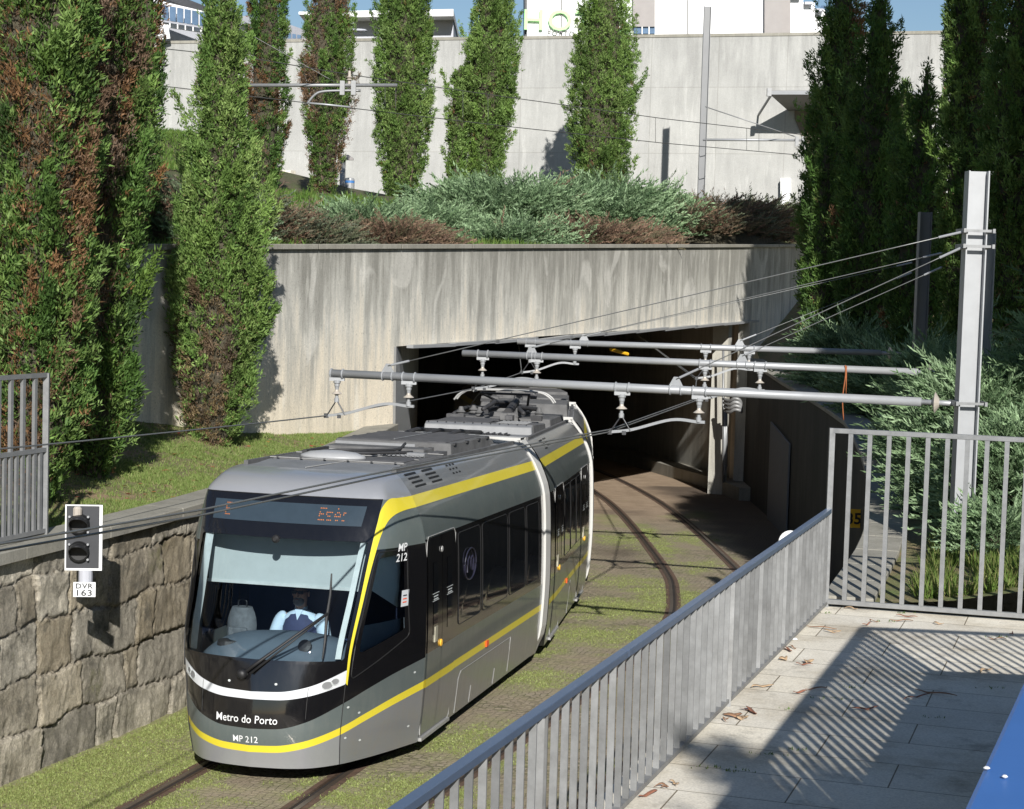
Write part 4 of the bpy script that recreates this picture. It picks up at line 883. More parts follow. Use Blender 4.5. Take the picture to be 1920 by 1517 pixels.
T['yellow'] = paint('tram_yellow', (.66, .55, .035), .38, 0, .4, .12, (.5, .42, .12))
T['gloss'] = paint('tram_gloss_black', (.006, .006, .007), .10, 0, 1., .03, (.12, .1, .08))
T['band'] = paint('tram_white_band', (.58, .60, .62), .25, 0, .8, .08)
T['bellow'] = paint('tram_bellows_white', (.50, .50, .48), .6, 0, .0, .5, (.40, .36, .30))
T['roof'] = simple('tram_roof_grey', (.10, .10, .10), .75, 0, .3, 5)
T['roof_light'] = simple('tram_roof_light', (.21, .215, .22), .55, .2, .15, 4)
T['mat'] = simple('tram_roof_mat', (.075, .075, .078), .85, 0, .3, 9)
T['cable'] = simple('tram_cable', (.03, .03, .032), .7, 0, .3)
T['seam'] = simple('tram_seam', (.33, .33, .32), .5, .2, .1)
T['darkseam'] = simple('tram_dark_seam', (.01, .01, .01), .6)
T['dash'] = simple('tram_dashboard', (.12, .155, .19), .55, 0, .12, 3)
T['console'] = simple('tram_console', (.24, .29, .34), .6, 0, .1); T['cabwall'] = simple('tram_cab_wall', (.010, .020, .06), .7, 0, .2)
T['blind'] = simple('tram_sun_blind', (.43, .47, .465), .8, 0, .05); T['blind2'] = simple('tram_side_blind', (.80, .84, .80), .8, 0, .04)
T['trim'] = simple('tram_inner_trim', (.50, .53, .52), .6)
T['display'] = simple('tram_display', (.03, .045, .06), .25, 0, .1)
T['letters'] = simple('tram_lettering', (.68, .69, .69), .5, 0, .03)
t = NT('led_amber'); t.base((.4, .12, .02)); t.b.inputs['Emission Color'].default_value = (1, .32, .08, 1); t.b.inputs['Emission Strength'].default_value = .12; T['led'] = t.m
T['orange'] = simple('orange_marker', (.75, .09, .02), .35); T['amber'] = simple('amber_button', (.80, .45, .05), .35); T['logo'] = simple('tram_logo', (.022, .022, .04), .4)
t = NT('tinted_glass'); g_ = t.n('ShaderNodeBsdfGlossy'); g_.inputs['Roughness'].default_value = .01; tr = t.n('ShaderNodeBsdfTransparent'); tr.inputs[0].default_value = (.76, .83, .86, 1)
fr = t.n('ShaderNodeFresnel'); fr.inputs['IOR'].default_value = 1.5; mx = t.n('ShaderNodeMixShader'); t.l(fr.outputs[0], mx.inputs[0]); t.l(tr.outputs[0], mx.inputs[1]); t.l(g_.outputs[0], mx.inputs[2]); t.l(mx.outputs[0], t.out.inputs[0]); T['glass'] = t.m
t = NT('dark_window'); t.base((.007, .008, .010)); t.rough(.05); t.b.inputs['Coat Weight'].default_value = 1; t.b.inputs['Coat Roughness'].default_value = .02; T['window'] = t.m
TH = .232; GR_ = math.atan(.0258)
tram = thing('tram', 'silver, black and yellow articulated tram leaving the tunnel with driver in cab', 'tram', (-2.555, 17.93, .0), (-GR_, 0, -TH))
tram['_w'] = (0, 0, 0)
TM = Matrix.Translation(tram.location) @ tram.rotation_euler.to_matrix().to_4x4()
UK = [0, .15, .3, .5, .65, .8, 1.]
LV = [(.2, [(.08, 0), (.11, .27), (.20, .53), (.50, .80), (.82, .95), (1.2, 1.09), (1.75, 1.26)]),
      (.6, [(0, 0), (.03, .28), (.12, .55), (.42, .83), (.75, .99), (1.15, 1.14), (1.75, 1.30)]),
      (1.25, [(.10, 0), (.125, .29), (.20, .57), (.42, .88), (.78, 1.04), (1.17, 1.17), (1.75, 1.325)]),
      (1.9, [(.42, 0), (.44, .30), (.50, .60), (.66, .92), (.92, 1.07), (1.25, 1.18), (1.75, 1.31)]),
      (2.4, [(.70, 0), (.715, .31), (.76, .62), (.88, .95), (1.1, 1.09), (1.36, 1.18), (1.75, 1.28)]),
      (2.87, [(1.03, 0), (1.04, .32), (1.06, .64), (1.14, .98), (1.3, 1.04), (1.5, 1.075), (1.75, 1.11)]),
      (3.0, [(1.16, 0), (1.17, .31), (1.19, .61), (1.26, .91), (1.40, .97), (1.57, 1.0), (1.75, 1.02)]),
      (3.08, [(1.38, 0), (1.385, .29), (1.40, .58), (1.45, .84), (1.53, .90), (1.63, .93), (1.75, .95)]),
      (3.10, [(1.75, 0), (1.75, .28), (1.75, .56), (1.75, .80), (1.75, .84), (1.75, .87), (1.75, .90)])]
def herm(xs, ys, x):
    xs = list(xs); n = len(xs); i = max(0, min(n-2, int(np.searchsorted(xs, x))-1)); h = xs[i+1]-xs[i]; t = (x-xs[i])/h
    def dl(k): return (ys[k+1]-ys[k])/(xs[k+1]-xs[k])
    def m(k):
        if k == 0: return dl(0)
        if k == n-1: return dl(n-2)
        a, b = dl(k-1), dl(k); return 0. if a*b <= 0 else 2*a*b/(a+b)
    a, b = m(i), m(i+1)
    return (2*t**3-3*t*t+1)*ys[i]+(t**3-2*t*t+t)*h*a+(-2*t**3+3*t*t)*ys[i+1]+(t**3-t*t)*h*b
ZK = [l[0] for l in LV]
def S(u, z, off=0.):
    a = abs(u); ss_ = [herm(UK, [p[0] for p in l[1]], a) for l in LV]; ww_ = [herm(UK, [p[1] for p in l[1]], a) for l in LV]
    s = herm(ZK, ss_, z); w_ = herm(ZK, ww_, z); sg = 1 if u >= 0 else -1
    if off:
        e = .02; s1 = herm(UK, [p[0] for p in LV[2][1]], min(1, a+e))-herm(UK, [p[0] for p in LV[2][1]], max(0, a-e)); w1 = herm(UK, [p[1] for p in LV[2][1]], min(1, a+e))-herm(UK, [p[1] for p in LV[2][1]], max(0, a-e))
        L = math.hypot(s1, w1); n = Vector((s1/L, -w1/L)); s += n.y*off; w_ += n.x*off
    return Vector((sg*w_, s, z))
def patch(mb, zlo, zhi, u0, u1, nu, nz, off=0.):
    f = lambda q, u: q(abs(u)) if callable(q) else q
    rows = []
    for j in range(nz+1):
        rows.append([S(u0+(u1-u0)*i/nu, f(zlo, u0+(u1-u0)*i/nu)*(1-j/nz)+f(zhi, u0+(u1-u0)*i/nu)*j/nz, off) for i in range(nu+1)])
    mb.grid(rows)
I_ = lambda pts: (lambda u: herm([p[0] for p in pts], [p[1] for p in pts], min(u, pts[-1][0])))
zs = I_([(0, .395), (.15, .405), (.3, .455), (.5, .56), (.65, .66), (.8, .75), (1, .83)]); zsl = lambda u: zs(u)-.036-.006*min(1, u); zsh = lambda u: zs(u)+.036+.006*min(1, u)
bt = I_([(0, .605), (.15, .615), (.3, .685), (.5, .845), (.65, .96), (.8, 1.05), (1, 1.13)])
bl = I_([(0, .90), (.15, .905), (.3, .945), (.5, 1.045)]); bh = I_([(0, .975), (.15, .985), (.3, 1.04), (.5, 1.19)])
WSB, WST = 1.26, 2.50
# inverse: picture position -> (u, z) on the cab skin
_gu = [(-1+2*i/80., .2+2.7*j/90) for i in range(81) for j in range(91)]
_gp = np.array([tuple(TM @ S(u, z)) for u, z in _gu]); _d_ = _gp-_C; _zz = _d_@_fw; _gx = CX+FPX*(_d_@_r)/_zz; _gy = CY-FPX*(_d_@_u)/_zz
def UZ(x, y, right=True):
    e = (_gx-x)**2+(_gy-y)**2; e = e+np.array([0 if u > -.75 else 1e6 for u, z in _gu]); k = np.argsort(e)[:3]; w_ = 1/(e[k]+.5); w_ /= w_.sum()
    return float(sum(w_[i]*_gu[k[i]][0] for i in range(3))), float(sum(w_[i]*_gu[k[i]][1] for i in range(3)))
matl = [T['silver'], T['yellow'], T['slate'], T['gloss'], T['midgrey'], T['roof_light']]
mb = MB()
mb.mat(0); patch(mb, .2, zsl, -.5, .5, 40, 4)
mb.mat(1); patch(mb, zsl, zsh, -.5, .5, 40, 1)
mb.mat(2); patch(mb, zsh, bt, -.5, .5, 40, 3)
mb.mat(3); patch(mb, bt, bl, -.5, .5, 40, 3); patch(mb, bh, WSB, -.5, .5, 40, 3); patch(mb, WST, 2.87, -.5, .5, 40, 5)
mb.mat(0); patch(mb, 2.87, 3.10, -1, 1, 60, 12)
sw = [(.56, 1.34), (.575, 2.28), (.795, 2.30), (.85, 1.50)]
def loop(poly, n, r=.12):
    out = []; k = len(poly)
    for i in range(k):
        a = Vector(poly[i-1]); b = Vector(poly[i]); c = Vector(poly[(i+1) % k])
        p = b+(a-b)*r; q = b+(c-b)*r
        for j in range(n//2+1): t = j/(n//2); out.append(((1-t)**2)*p+2*t*(1-t)*b+t*t*q)
        nx_ = Vector(poly[(i+1) % k]); q2 = nx_+(b-nx_)*r
        for j in range(1, n): out.append(q.lerp(q2, j/n))
    return out
def ring(mb, outer, inner, sg, m=4):
    rows = [[S(sg*(o.x*(1-j/m)+i.x*j/m), o.y*(1-j/m)+i.y*j/m) for o, i in zip(outer+outer[:1], inner+inner[:1])] for j in range(m+1)]; mb.grid(rows)
for sg in (1, -1):
    mb.mat(4); patch(mb, .2, zsl, sg*.5, sg*1, 20, 4)
    mb.mat(1); patch(mb, zsl, zsh, sg*.5, sg*1, 20, 1)
    mb.mat(2); patch(mb, zsh, bt, sg*.5, sg*1, 20, 2); patch(mb, 2.37, 2.87, sg*.5, sg*1, 20, 6)
    mb.mat(3); patch(mb, bt, 1.2, sg*.5, sg*1, 20, 2)
    outer = loop([(.5, 1.2), (.5, 2.37), (1., 2.37), (1., 1.2)], 10, .02); ring(mb, outer, loop(sw, 10, .08), sg)
mb.mat(3); outer = loop([(-.5, WSB), (-.5, WST), (.5, WST), (.5, WSB)], 24, .004)
inn = loop([(-.478, WSB+.03), (-.474, WST-.05), (.474, WST-.05), (.478, WSB+.03)], 24, .035); ring(mb, outer, inn, 1, 2)
# under-edge and closing of the nose bottom
mb.mat(3); rows = [[S(-1+2*i/50, .2) for i in range(51)], [S(-1+2*i/50, .2)*.93+Vector((0, .12, .0)) for i in range(51)]]; mb.grid(rows)
body = mb.build('cab_body', matl, tram, world=False, autosm=30)
mb = MB(); patch(mb, WSB+.02, WST-.02, -.49, .49, 40, 14, -.012); mb.build('windshield', T['glass'], tram, world=False, smooth=True)
for sg in (1, -1):
    lp = loop(sw, 10, .08); cu_, cz_ = sum(p.x for p in lp)/len(lp), sum(p.y for p in lp)/len(lp)
    mb = MB(); m = 5; mb.grid([[S(sg*(cu_+(p.x-cu_)*1.02*j/m), cz_+(p.y-cz_)*1.02*j/m, -.01) for p in lp+lp[:1]] for j in range(1, m+1)]); c0 = [S(sg*(cu_+(p.x-cu_)*1.02/m), cz_+(p.y-cz_)*1.02/m, -.01) for p in lp]
    mb.add(c0, [tuple(range(len(c0)))]); sw_o = mb.build('side_window', T['glass'], tram, world=False, smooth=True)
    # frame line round the side window
    fr_ = loop([(.528, 1.08), (.548, 2.34), (.82, 2.35), (.885, 1.42)], 10, .07); mb = MB(); mb.tube([S(sg*p.x, p.y, .002) for p in fr_+fr_[:1]], .006, 5, False); mb.build('frame_seam', T['darkseam'], body, world=False)
mb = MB(); patch(mb, bl, bh, -.5, .5, 50, 3, .004); band = mb.build('light_band', T['band'], tram, world=False, smooth=True)
# yellow pillar and roof-edge stripe of the cab
for sg in (1, -1):
    cutl = sg < 0
    lo = [(.512, 1.03), (.516, 1.4), (.522, 1.8), (.53, 2.15), (.545, 2.42), (.57, 2.57), (.61, 2.66), (.68, 2.71), (.78, 2.735), (.88, 2.745), (1.0, 2.75)]
    hi = [(.50, 1.06), (.50, 1.4), (.50, 1.8), (.50, 2.15), (.50, 2.45), (.50, 2.64), (.505, 2.78), (.58, 2.87), (.72, 2.872), (.86, 2.87), (1.0, 2.87)]
    L1 = smoothline(lo, 5); L2 = smoothline(hi, 5); L1, L2 = (L1[36:], L2[36:]) if cutl else (L1, L2); mb = MB(); mb.grid([[S(sg*(a.x*(1-j/4)+b.x*j/4), a.y*(1-j/4)+b.y*j/4, .005) for a, b in zip(L1, L2)] for j in range(5)])
    mb.build('pillar_stripe', T['yellow'], tram, world=False, smooth=True)
# headlights in the band, seams, screws
def disc(mb, u, z, ru, rz, off=.008, n=18):
    mb.add([S(u+ru*math.cos(2*math.pi*k/n), z+rz*math.sin(2*math.pi*k/n), off) for k in range(n)], [tuple(range(n))])
def ringd(mb, u, z, ru, rz, th_=.005, off=.008, n=20): mb.tube([S(u+ru*math.cos(2*math.pi*k/n), z+rz*math.sin(2*math.pi*k/n), off) for k in range(n+1)], th_, 5, False)
for sg in (1, -1):
    mb = MB(); disc(mb, sg*.40, .5*(bl(.4)+bh(.4)), .030, .040); disc(mb, sg*.44, .5*(bl(.44)+bh(.44))+.005, .022, .034); hl = mb.build('headlight', T['roof_light'], tram, world=False)
    mb = MB(); ringd(mb, sg*.40, .5*(bl(.4)+bh(.4)), .030, .040, .004); ringd(mb, sg*.44, .5*(bl(.44)+bh(.44))+.005, .022, .034, .004); mb.build('lens_rim', T['trim'], hl, world=False)
    mb = MB(); mb.tube([S(sg*.30, z, .003) for z in np.linspace(.72, 1.03, 8)], .0035, 5); mb.build('seam', T['darkseam'], body, world=False)
    mb = MB(); mb.tube([S(sg*.50, z, .002) for z in np.linspace(.2, 1.05, 14)], .005, 5); mb.build('seam', T['darkseam'], body, world=False)
    for u, z in ((.13, 1.06), (.53, .48), (.53, .80), (.60, .72), (.62, .42), (.92, .42), (.93, 1.0)):
        mb = MB(); disc(mb, sg*u, z, .008, .012, .006, 8); mb.build('screw', T['trim'], body, world=False)
mb = MB(); mb.tube([S(-.5+i/30, 2.872, .002) for i in range(31)], .005, 5); mb.build('seam', T['darkseam'], body, world=False)
# lettering on the nose
AR = 1.93
def ftext(txt, u0, z0, size, sp=1.0, bold=.004, mat='letters', name='lettering', off=.007, sx=1.):
    return put_text(name, txt, size, lambda x, y, z: S(u0+x/AR*sx, z0+y, off), T[mat], tram, 0, sp, bold, world=False)
u, z = UZ(462, 1349); ftext('Metro do Porto', u, z-.035, .112, 1.02, .0004, sx=.92)
u, z = UZ(461, 1386); ftext('MP 212', u, z-.03, .094, 1.02, .0005, sx=.97)
u, z = UZ(754, 1027); ftext('MP', u, z-.03, .115, 1., .0015, sx=1.15); ftext('212', u, z-.135, .115, 1., .0015, sx=1.15)
# notice plate on the black pillar
u, z = UZ(759, 1121); mb = MB(); mb.grid([[S(u+a*.028, z+b*.085, .006) for a in (-1, 0, 1)] for b in (-1, 1)]); pl = mb.build('notice_plate', T['band'], tram, world=False)
for k_ in range(3):
    mb = MB(); mb.grid([[S(u-.018+.03*a, z+.03-.035*k_+b*.006, .009) for a in (0, 1)] for b in (-1, 1)]); mb.build('print_line', T['orange'] if k_ else T['logo'], pl, world=False)
# destination display
ud0, zd0 = UZ(417, 978); ud1, zd1 = UZ(648, 944)
mb = MB(); patch(mb, 2.60, 2.80, -.40, .40, 30, 2, .004); disp = mb.build('destination_display', T['display'], tram, world=False, smooth=True)
def dots(txt_u, rows_, z0):
    for r0, line in enumerate(rows_):
        if len(line) > 5 and r0 in (1, 5): continue
        for c0, ch in enumerate(line):
            if ch == '#': yield txt_u+c0*.0085, z0-r0*.019
E_ = ['####', '#...', '#...', '###.', '#...', '#...', '####']
ES = ['####......#....', '#........#.....', '#...####..##..##', '###.#....#..#.#.', '#....##..####..', '#......#.#...#.#', '####.###..##..##']
mb = MB()
for rows_, px in ((E_, 427), (ES, 602)):
    u0, z0 = UZ(px, 950)
    for u, z in dots(u0, rows_, 2.765): mb.add([S(u+a*.0023, z+b*.0048, .0065) for a, b in ((-1, -1), (1, -1), (1, 1), (-1, 1))], [(0, 1, 2, 3)])
mb.build('led_text', T['led'], disp, world=False)
# cab camera dome on the windshield top
mb = MB(); c = S(-.02, 2.44, .01); mb.lathe([(.045, -.02), (.04, .01), (.02, .03)], c, 12, Matrix.Rotation(R(90), 3, 'X')); mb.build('camera_dome', M['black'], tram, world=False)
# wipers
def SP(px, py, off): u, z = UZ(px, py); return S(u, z, off)
mb = MB(); piv = SP(458, 1262, .05); tip = SP(614, 1147, .06); mb.tube([piv, piv.lerp(tip, .25)+Vector((0, -.03, 0)), piv.lerp(tip, .6)+Vector((0, -.03, 0)), tip], [.020, .018, .014, .010], 7)
p2 = SP(472, 1262, .05); mb.tube([p2, p2.lerp(tip, .5)+Vector((0, -.03, -.012)), tip+Vector((0, 0, -.012))], [.012, .010, .008], 6)
mb.lathe([(.05, -.03), (.05, .03), (.03, .05)], piv, 12, Matrix.Rotation(R(90), 3, 'X')); wp = mb.build('wiper_arm', M['black'], tram, world=False, smooth=True)
mb = MB(); pts = [SP(622, 1075, .03), SP(618, 1115, .025), SP(613, 1160, .022), SP(608, 1200, .022), SP(605, 1236, .025)]; mb.tube(pts, [.008, .014, .017, .014, .008], 6); mb.build('wiper_blade', M['black'], wp, world=False)
# --- cab interior ----------------------------------------------------------
mb = MB(); rows = []
for j in range(13):
    t = j/12; row = []
    for i in range(25):
        a = -1+2*i/24; u = a*.47; f = S(u, 1.24, -.06); s1 = 1.30-.16*a*a; s_ = f.y+(s1-f.y)*t; wd = f.x*(1-t)+a*.92*t
        hump = .23*math.sin(min(1, t*1.25)*math.pi/2)*(1-a**4)*(1-.15*max(0, (t-.8))*5); row.append((wd, s_, 1.20+hump-.03*abs(a)))
    rows.append(row)
rows.append([(p[0], 1.36-.16*(p[0])**2, .6) for p in rows[-1]])
mb.grid(rows); mb.build('dashboard', T['dash'], tram, world=False, smooth=True)
mb = MB(); mb.lathe([(.07, 0), (.07, .05), (.03, .06)], (.36, .62, 1.35), 14, Matrix.Rotation(R(60), 3, 'X')); mb.lathe([(.13, 0), (.12, .05)], (-.52, .72, 1.30), 16); mb.build('instrument', M['black'], tram, world=False)
for sg in (1, -1): mb = MB(); mb.grid([[S(sg*u_, z_, -.07) for u_ in (.56, .7, .8, .9, .97)] for z_ in (1.0, 1.3, 1.60)]); mb.build('side_console', T['console'], tram, world=False)
mb = MB(); mb.box((0, 2.75, 1.45), (2.2, .04, 2.4)); mb.build('cab_wall', T['cabwall'], tram, world=False)
mb = MB(); mb.add([(-.75, .55, .4), (.75, .55, .4), (1.2, 1.75, .4), (1.25, 2.75, .4), (-1.25, 2.75, .4), (-1.2, 1.75, .4)], [(0, 1, 2, 3, 4, 5)]); mb.build('cab_floor', T['cabwall'], tram, world=False)
mb = MB(); mb.grid([[(a*.90-.08, 1.22-.01*b, z) for a in np.linspace(-1, 1, 5)] for b, z in enumerate(np.linspace(1.90, 2.48, 5))]); bln = mb.build('sun_blind', T['blind'], tram, world=False)
mb = MB(); mb.bar((-.99, 1.22, 1.89), (.83, 1.22, 1.89), .03, .03); mb.build('blind_rail', T['trim'], bln, world=False)
bl2 = MB(); bl2.add([S(.555, 1.98, -.02), S(.83, 1.72, -.08), S(.83, 2.33, -.08), S(.565, 2.33, -.02)], [(0, 1, 2, 3)]); bl2.build('side_blind', T['blind2'], tram, world=False)
for sg in (1, -1):
    mb = MB(); wdt = .03 if sg > 0 else .055
    mb.grid([[S(sg*(.466-j*wdt), z, -.03-.02*j) for z in np.linspace(1.3, 2.46, 10)] for j in (0, 1)]); mb.build('pillar_trim', T['trim'], tram, world=False)
mb = MB(); mb.box((-.18, 2.28, 1.25), (.46, .12, .95)); mb.box((-.18, 2.05, .84), (.48, .5, .12)); mb.build('driver_seat', T['cabwall'], tram, world=False, bevel=.04, seg=2)
# --- car bodies --------------------------------------------------------------
PZ = [l[0] for l in LV]; PWd = [l[1][-1][1] for l in LV]
def pw(z): return herm(PZ, PWd, z)
def strip2(mb, y0, y1, z0, z1, n=4, off=0., sides=(1, -1)):
    for sg in sides: mb.grid([[(sg*(pw(z0+(z1-z0)*j/n)+off), y, z0+(z1-z0)*j/n) for j in range(n+1)] for y in (y0, y1)])
def part_tf(o, J):
    if J is not None: o.matrix_local = J
    return o
def door(y0, y1, parent, dark=False):
    mb = MB()
    for z0, z1, m in ((.26, .785, 4), (.785, .875, 1), (.875, 1.16, 2), (1.16, 2.40, 3)): mb.mat(m); strip2(mb, y0, y1, z0, z1, 5, .008, (1,))
    d = mb.build('door', matl, parent, world=False)
    return d
def make_car(J, L, doors, wins, hatches, ring_at, y0=0., label=None):
    mb = MB()
    mb.mat(4); strip2(mb, y0, L, .2, .785, 4); mb.mat(1); strip2(mb, y0, L, .785, .875, 1); mb.mat(2); strip2(mb, y0, L, .875, 1.16, 2)
    mb.mat(3); strip2(mb, y0, L, 1.16, 2.40, 6); mb.mat(2); strip2(mb, y0, L, 2.40, 2.75, 4); mb.mat(1); strip2(mb, y0, L, 2.75, 2.87, 1); mb.mat(4); strip2(mb, y0, L, 2.87, 3.10, 5)
    mb.mat(5); mb.grid([[(x, y, 3.10-.03*(abs(x) < .8)) for x in (-.905, -.82, 0, .82, .905)] for y in np.linspace(y0, L, 5)])
    for ye in ([y0, L] if y0 == 0 or True else [L]):
        if ye == 1.75: continue
        P_ = [(pw(z), ye, z) for z in np.linspace(.2, 3.1, 16)]; mb.mat(3); mb.add(P_+[(-p[0], p[1], p[2]) for p in P_[::-1]], [tuple(range(32))])
    mb.mat(3); mb.add([(-1.2, y0, .2), (1.2, y0, .2), (1.2, L, .2), (-1.2, L, .2)], [(0, 1, 2, 3)])
    b = part_tf(mb.build('car_body', matl, tram, world=False, autosm=30), J)
    for (a, c) in doors:
        mid = (a+c)/2
        for q0, q1 in ((a, mid-.006), (mid+.006, c)):
            d = door(q0, q1, b)
            m = MB(); qc = (q0+q1)/2; m.grid([[(pw(z)+.012, qc+dy, z) for z in np.linspace(1.33, 2.12, 8)] for dy in (-.085, .085)]); m.build('door_window', T['window'], b, world=False)
            m = MB(); 
            for zz in (1.70, 1.78): m.grid([[(pw(z)+.014, qc+dy, z) for z in (zz, zz+.008)] for dy in (-.13, .13)])
            for zz in (1.715, 1.745): m.grid([[(pw(z)+.014, qc+dy, z) for z in (zz, zz+.014)] for dy in (-.09, .09)])
            m.build('door_notice', T['trim'], b, world=False)
        m = MB(); o_ = [(a-.012, .27), (a-.012, 2.36), (a+.05, 2.42), (c-.05, 2.42), (c+.012, 2.36), (c+.012, .27), (c-.04, .22), (a+.04, .22), (a-.012, .27)]
        m.tube([(pw(z)+.008, y, z) for y, z in o_], .006, 5, False); m.build('door_seal', T['seam'], b, world=False)
        m = MB(); m.box((pw(.2)+.0, mid, .215), (.07, c-a, .035)); m.build('door_step', T['seam'], b, world=False)
        m = MB(); m.lathe([(.042, 0), (.042, .012), (.03, .018)], (pw(1.2)+.01, mid-.06, 1.20), 14, Matrix.Rotation(R(90), 3, 'Y')); m.build('door_button', T['amber'], b, world=False)
        m = MB(); m.box((pw(1.3)+.013, mid-.27, 1.33), (.012, .10, .17)); m.build('ticket_notice', simple('notice_grey', (.35, .33, .25), .5), b, world=False)
        m = MB(); m.lathe([(.035, 0), (.03, .01)], (pw(2.2)+.01, mid-.03, 2.24), 12, Matrix.Rotation(R(90), 3, 'Y')); m.build('key_lock', T['seam'], b, world=False)
    for (a, c) in wins:
        for sg in (1, -1):
            m = MB(); o_ = loop([(a, 1.28), (a, 2.34), (c, 2.34), (c, 1.28)], 4, .06); m.add([(sg*(pw(p.y)+.004), p.x, p.y) for p in o_]+[(sg*(pw(1.8)+.005), (a+c)/2, 1.8)], [(i, (i+1) % len(o_), len(o_)) for i in range(len(o_))])
            m.build('window', T['window'], b, world=False)
            if sg > 0: m = MB(); m.tube([(pw(p.y)+.003, p.x, p.y) for p in o_+o_[:1]], .006, 4, False); m.build('window_seal', T['darkseam'], b, world=False)
    for pl_ in hatches:
        m = MB(); m.tube([(pw(z)+.003, y, z) for y, z in pl_], .0045, 4, False); m.build('panel_seam', T['seam'], b, world=False)
    return b
c1 = make_car(None, 7.66, [(1.80, 2.95)], [(3.08, 4.1), (4.2, 5.5), (5.6, 6.5), (6.6, 7.35)], [[(3.25, .22), (3.25, .62), (3.35, .70), (5.85, .70), (5.88, .24)], [(3.92, .22), (3.92, .42)], [(5.1, .22), (5.1, .42)]], 7.7, 1.75)
mb = MB(); n = 24; mb.tube([(pw(1.9)+.012, 3.58+.26*math.cos(2*math.pi*k/n), 1.93+.30*math.sin(2*math.pi*k/n)*.62) for k in range(n+1)], .008, 5, False)
mb.tube([(pw(1.9)+.012, y, z) for y, z in ((3.45, 1.84), (3.45, 1.98), (3.52, 2.02), (3.58, 1.97), (3.58, 1.86), (3.58, 1.97), (3.65, 2.02), (3.71, 1.98), (3.71, 1.84))], .008, 5, False); mb.build('window_logo', T['logo'], c1, world=False)
for y, z in ((4.53, .87),): mb = MB(); mb.box((pw(z)+.01, y, z-.04), (.015, .11, .07)); mb.build('side_marker', T['orange'], c1, world=False)
def vent(y, z, w_, h_, parent, rows_=4, slot=True, dz=.055):
    mb = MB()
    for k in range(rows_):
        zz = z-k*dz; mb.grid([[(pw(q)+.004, y+.03*k+dy, q) for q in (zz, zz+h_)] for dy in (0, w_)])
    mb.build('roof_vent', T['darkseam'], parent, world=False)
vent(1.95, 3.06, .42, .020, c1, 4, dz=.042); vent(2.62, 3.06, .42, .020, c1, 4, dz=.042)
for k in range(3): vent(3.62+.14*k, 3.055, .07, .018, c1, 3, dz=.045)
def Jm(p, ang): return Matrix.Translation(Vector(p)) @ Matrix.Rotation(ang, 4, 'Z')
J2 = Jm((0, 8.12, 0), R(5.6)); J3 = J2 @ Jm((0, 6.5, 0), R(5.6)); J4 = J3 @ Jm((0, 6.5, 0), R(4.6)); J5 = J4 @ Jm((0, 6.5, 0), R(3))
cars = [c1]
c2 = make_car(J2, 6.0, [(.45, 1.55), (4.35, 5.45)], [(1.7, 2.5), (2.6, 3.4), (3.5, 4.2)], [[(2.9, .22), (2.9, .75)]], 6, -.08)
c3 = make_car(J3, 6.2, [(2.4, 3.6)], [(.5, 2.2), (3.8, 5.8)], [], 6, .2)
c4 = make_car(J4, 6.2, [(.6, 1.8)], [(2.2, 4), (4.2, 5.8)], [], 6, .2); c5 = make_car(J5, 5.5, [], [(.5, 5)], [], 6, .2)
for y, z in ((2.25, .87),): mb = MB(); mb.box((pw(z)+.01, y, z-.04), (.015, .10, .07)); mb.build('side_marker', T['orange'], c2, world=False)
vent(.9, 3.05, .3, .02, c2, 3); 
for k in range(3): vent(1.35+.13*k, 3.055, .07, .018, c2, 3, dz=.045)
def bellows(Ja, ya, name='bellows_ring', hw=.13):
    """white ring round the joint, dark folds between the car ends"""
    mb = MB(); zz = list(np.linspace(.12, 3.12, 22))
    def P_(z, off): zc = min(max(z, .2), 3.1); w_ = pw(zc)+off-(.10*max(0, .45-z)/.3); return w_
    for sg in (1, -1):
        mb.grid([[(sg*P_(z, off), ya+dy, z+(.03 if z > 3 else 0)) for z in zz] for dy, off in ((-hw, -.02), (-hw, .03), (hw, .03), (hw, -.02))])
    mb.grid([[(x, ya+dy, 3.15+h) for x in np.linspace(-.93, .93, 9)] for dy, h in ((-hw, -.06), (-hw, .03), (hw, .03), (hw, -.06))])
    return part_tf(mb.build(name, T['bellow'], tram, world=False), Ja)
def folds(Ja, y0, y1):
    mb = MB(); k = 9; zz = list(np.linspace(.3, 3.05, 14))
    for sg in (1, -1): mb.grid([[(sg*(pw(z)-.07-.05*(i % 2)), y0+(y1-y0)*i/k, z) for z in zz] for i in range(k+1)])
    mb.grid([[(x, y0+(y1-y0)*i/k, 3.03-.05*(i % 2)) for x in (-.92, 0, .92)] for i in range(k+1)]); part_tf(mb.build('bellows_folds', T['cable'], tram, world=False), Ja)
for Ja, ya in ((None, 7.83), (J2, 6.17), (J3, 6.3), (J4, 6.3)): bellows(Ja, ya, hw=.15 if Ja is None else .045)
for Ja, a, c in ((None, 7.55, 8.1), (J2, 5.95, 6.75), (J3, 6.15, 6.75), (J4, 6.15, 6.8)): folds(Ja, a, c)
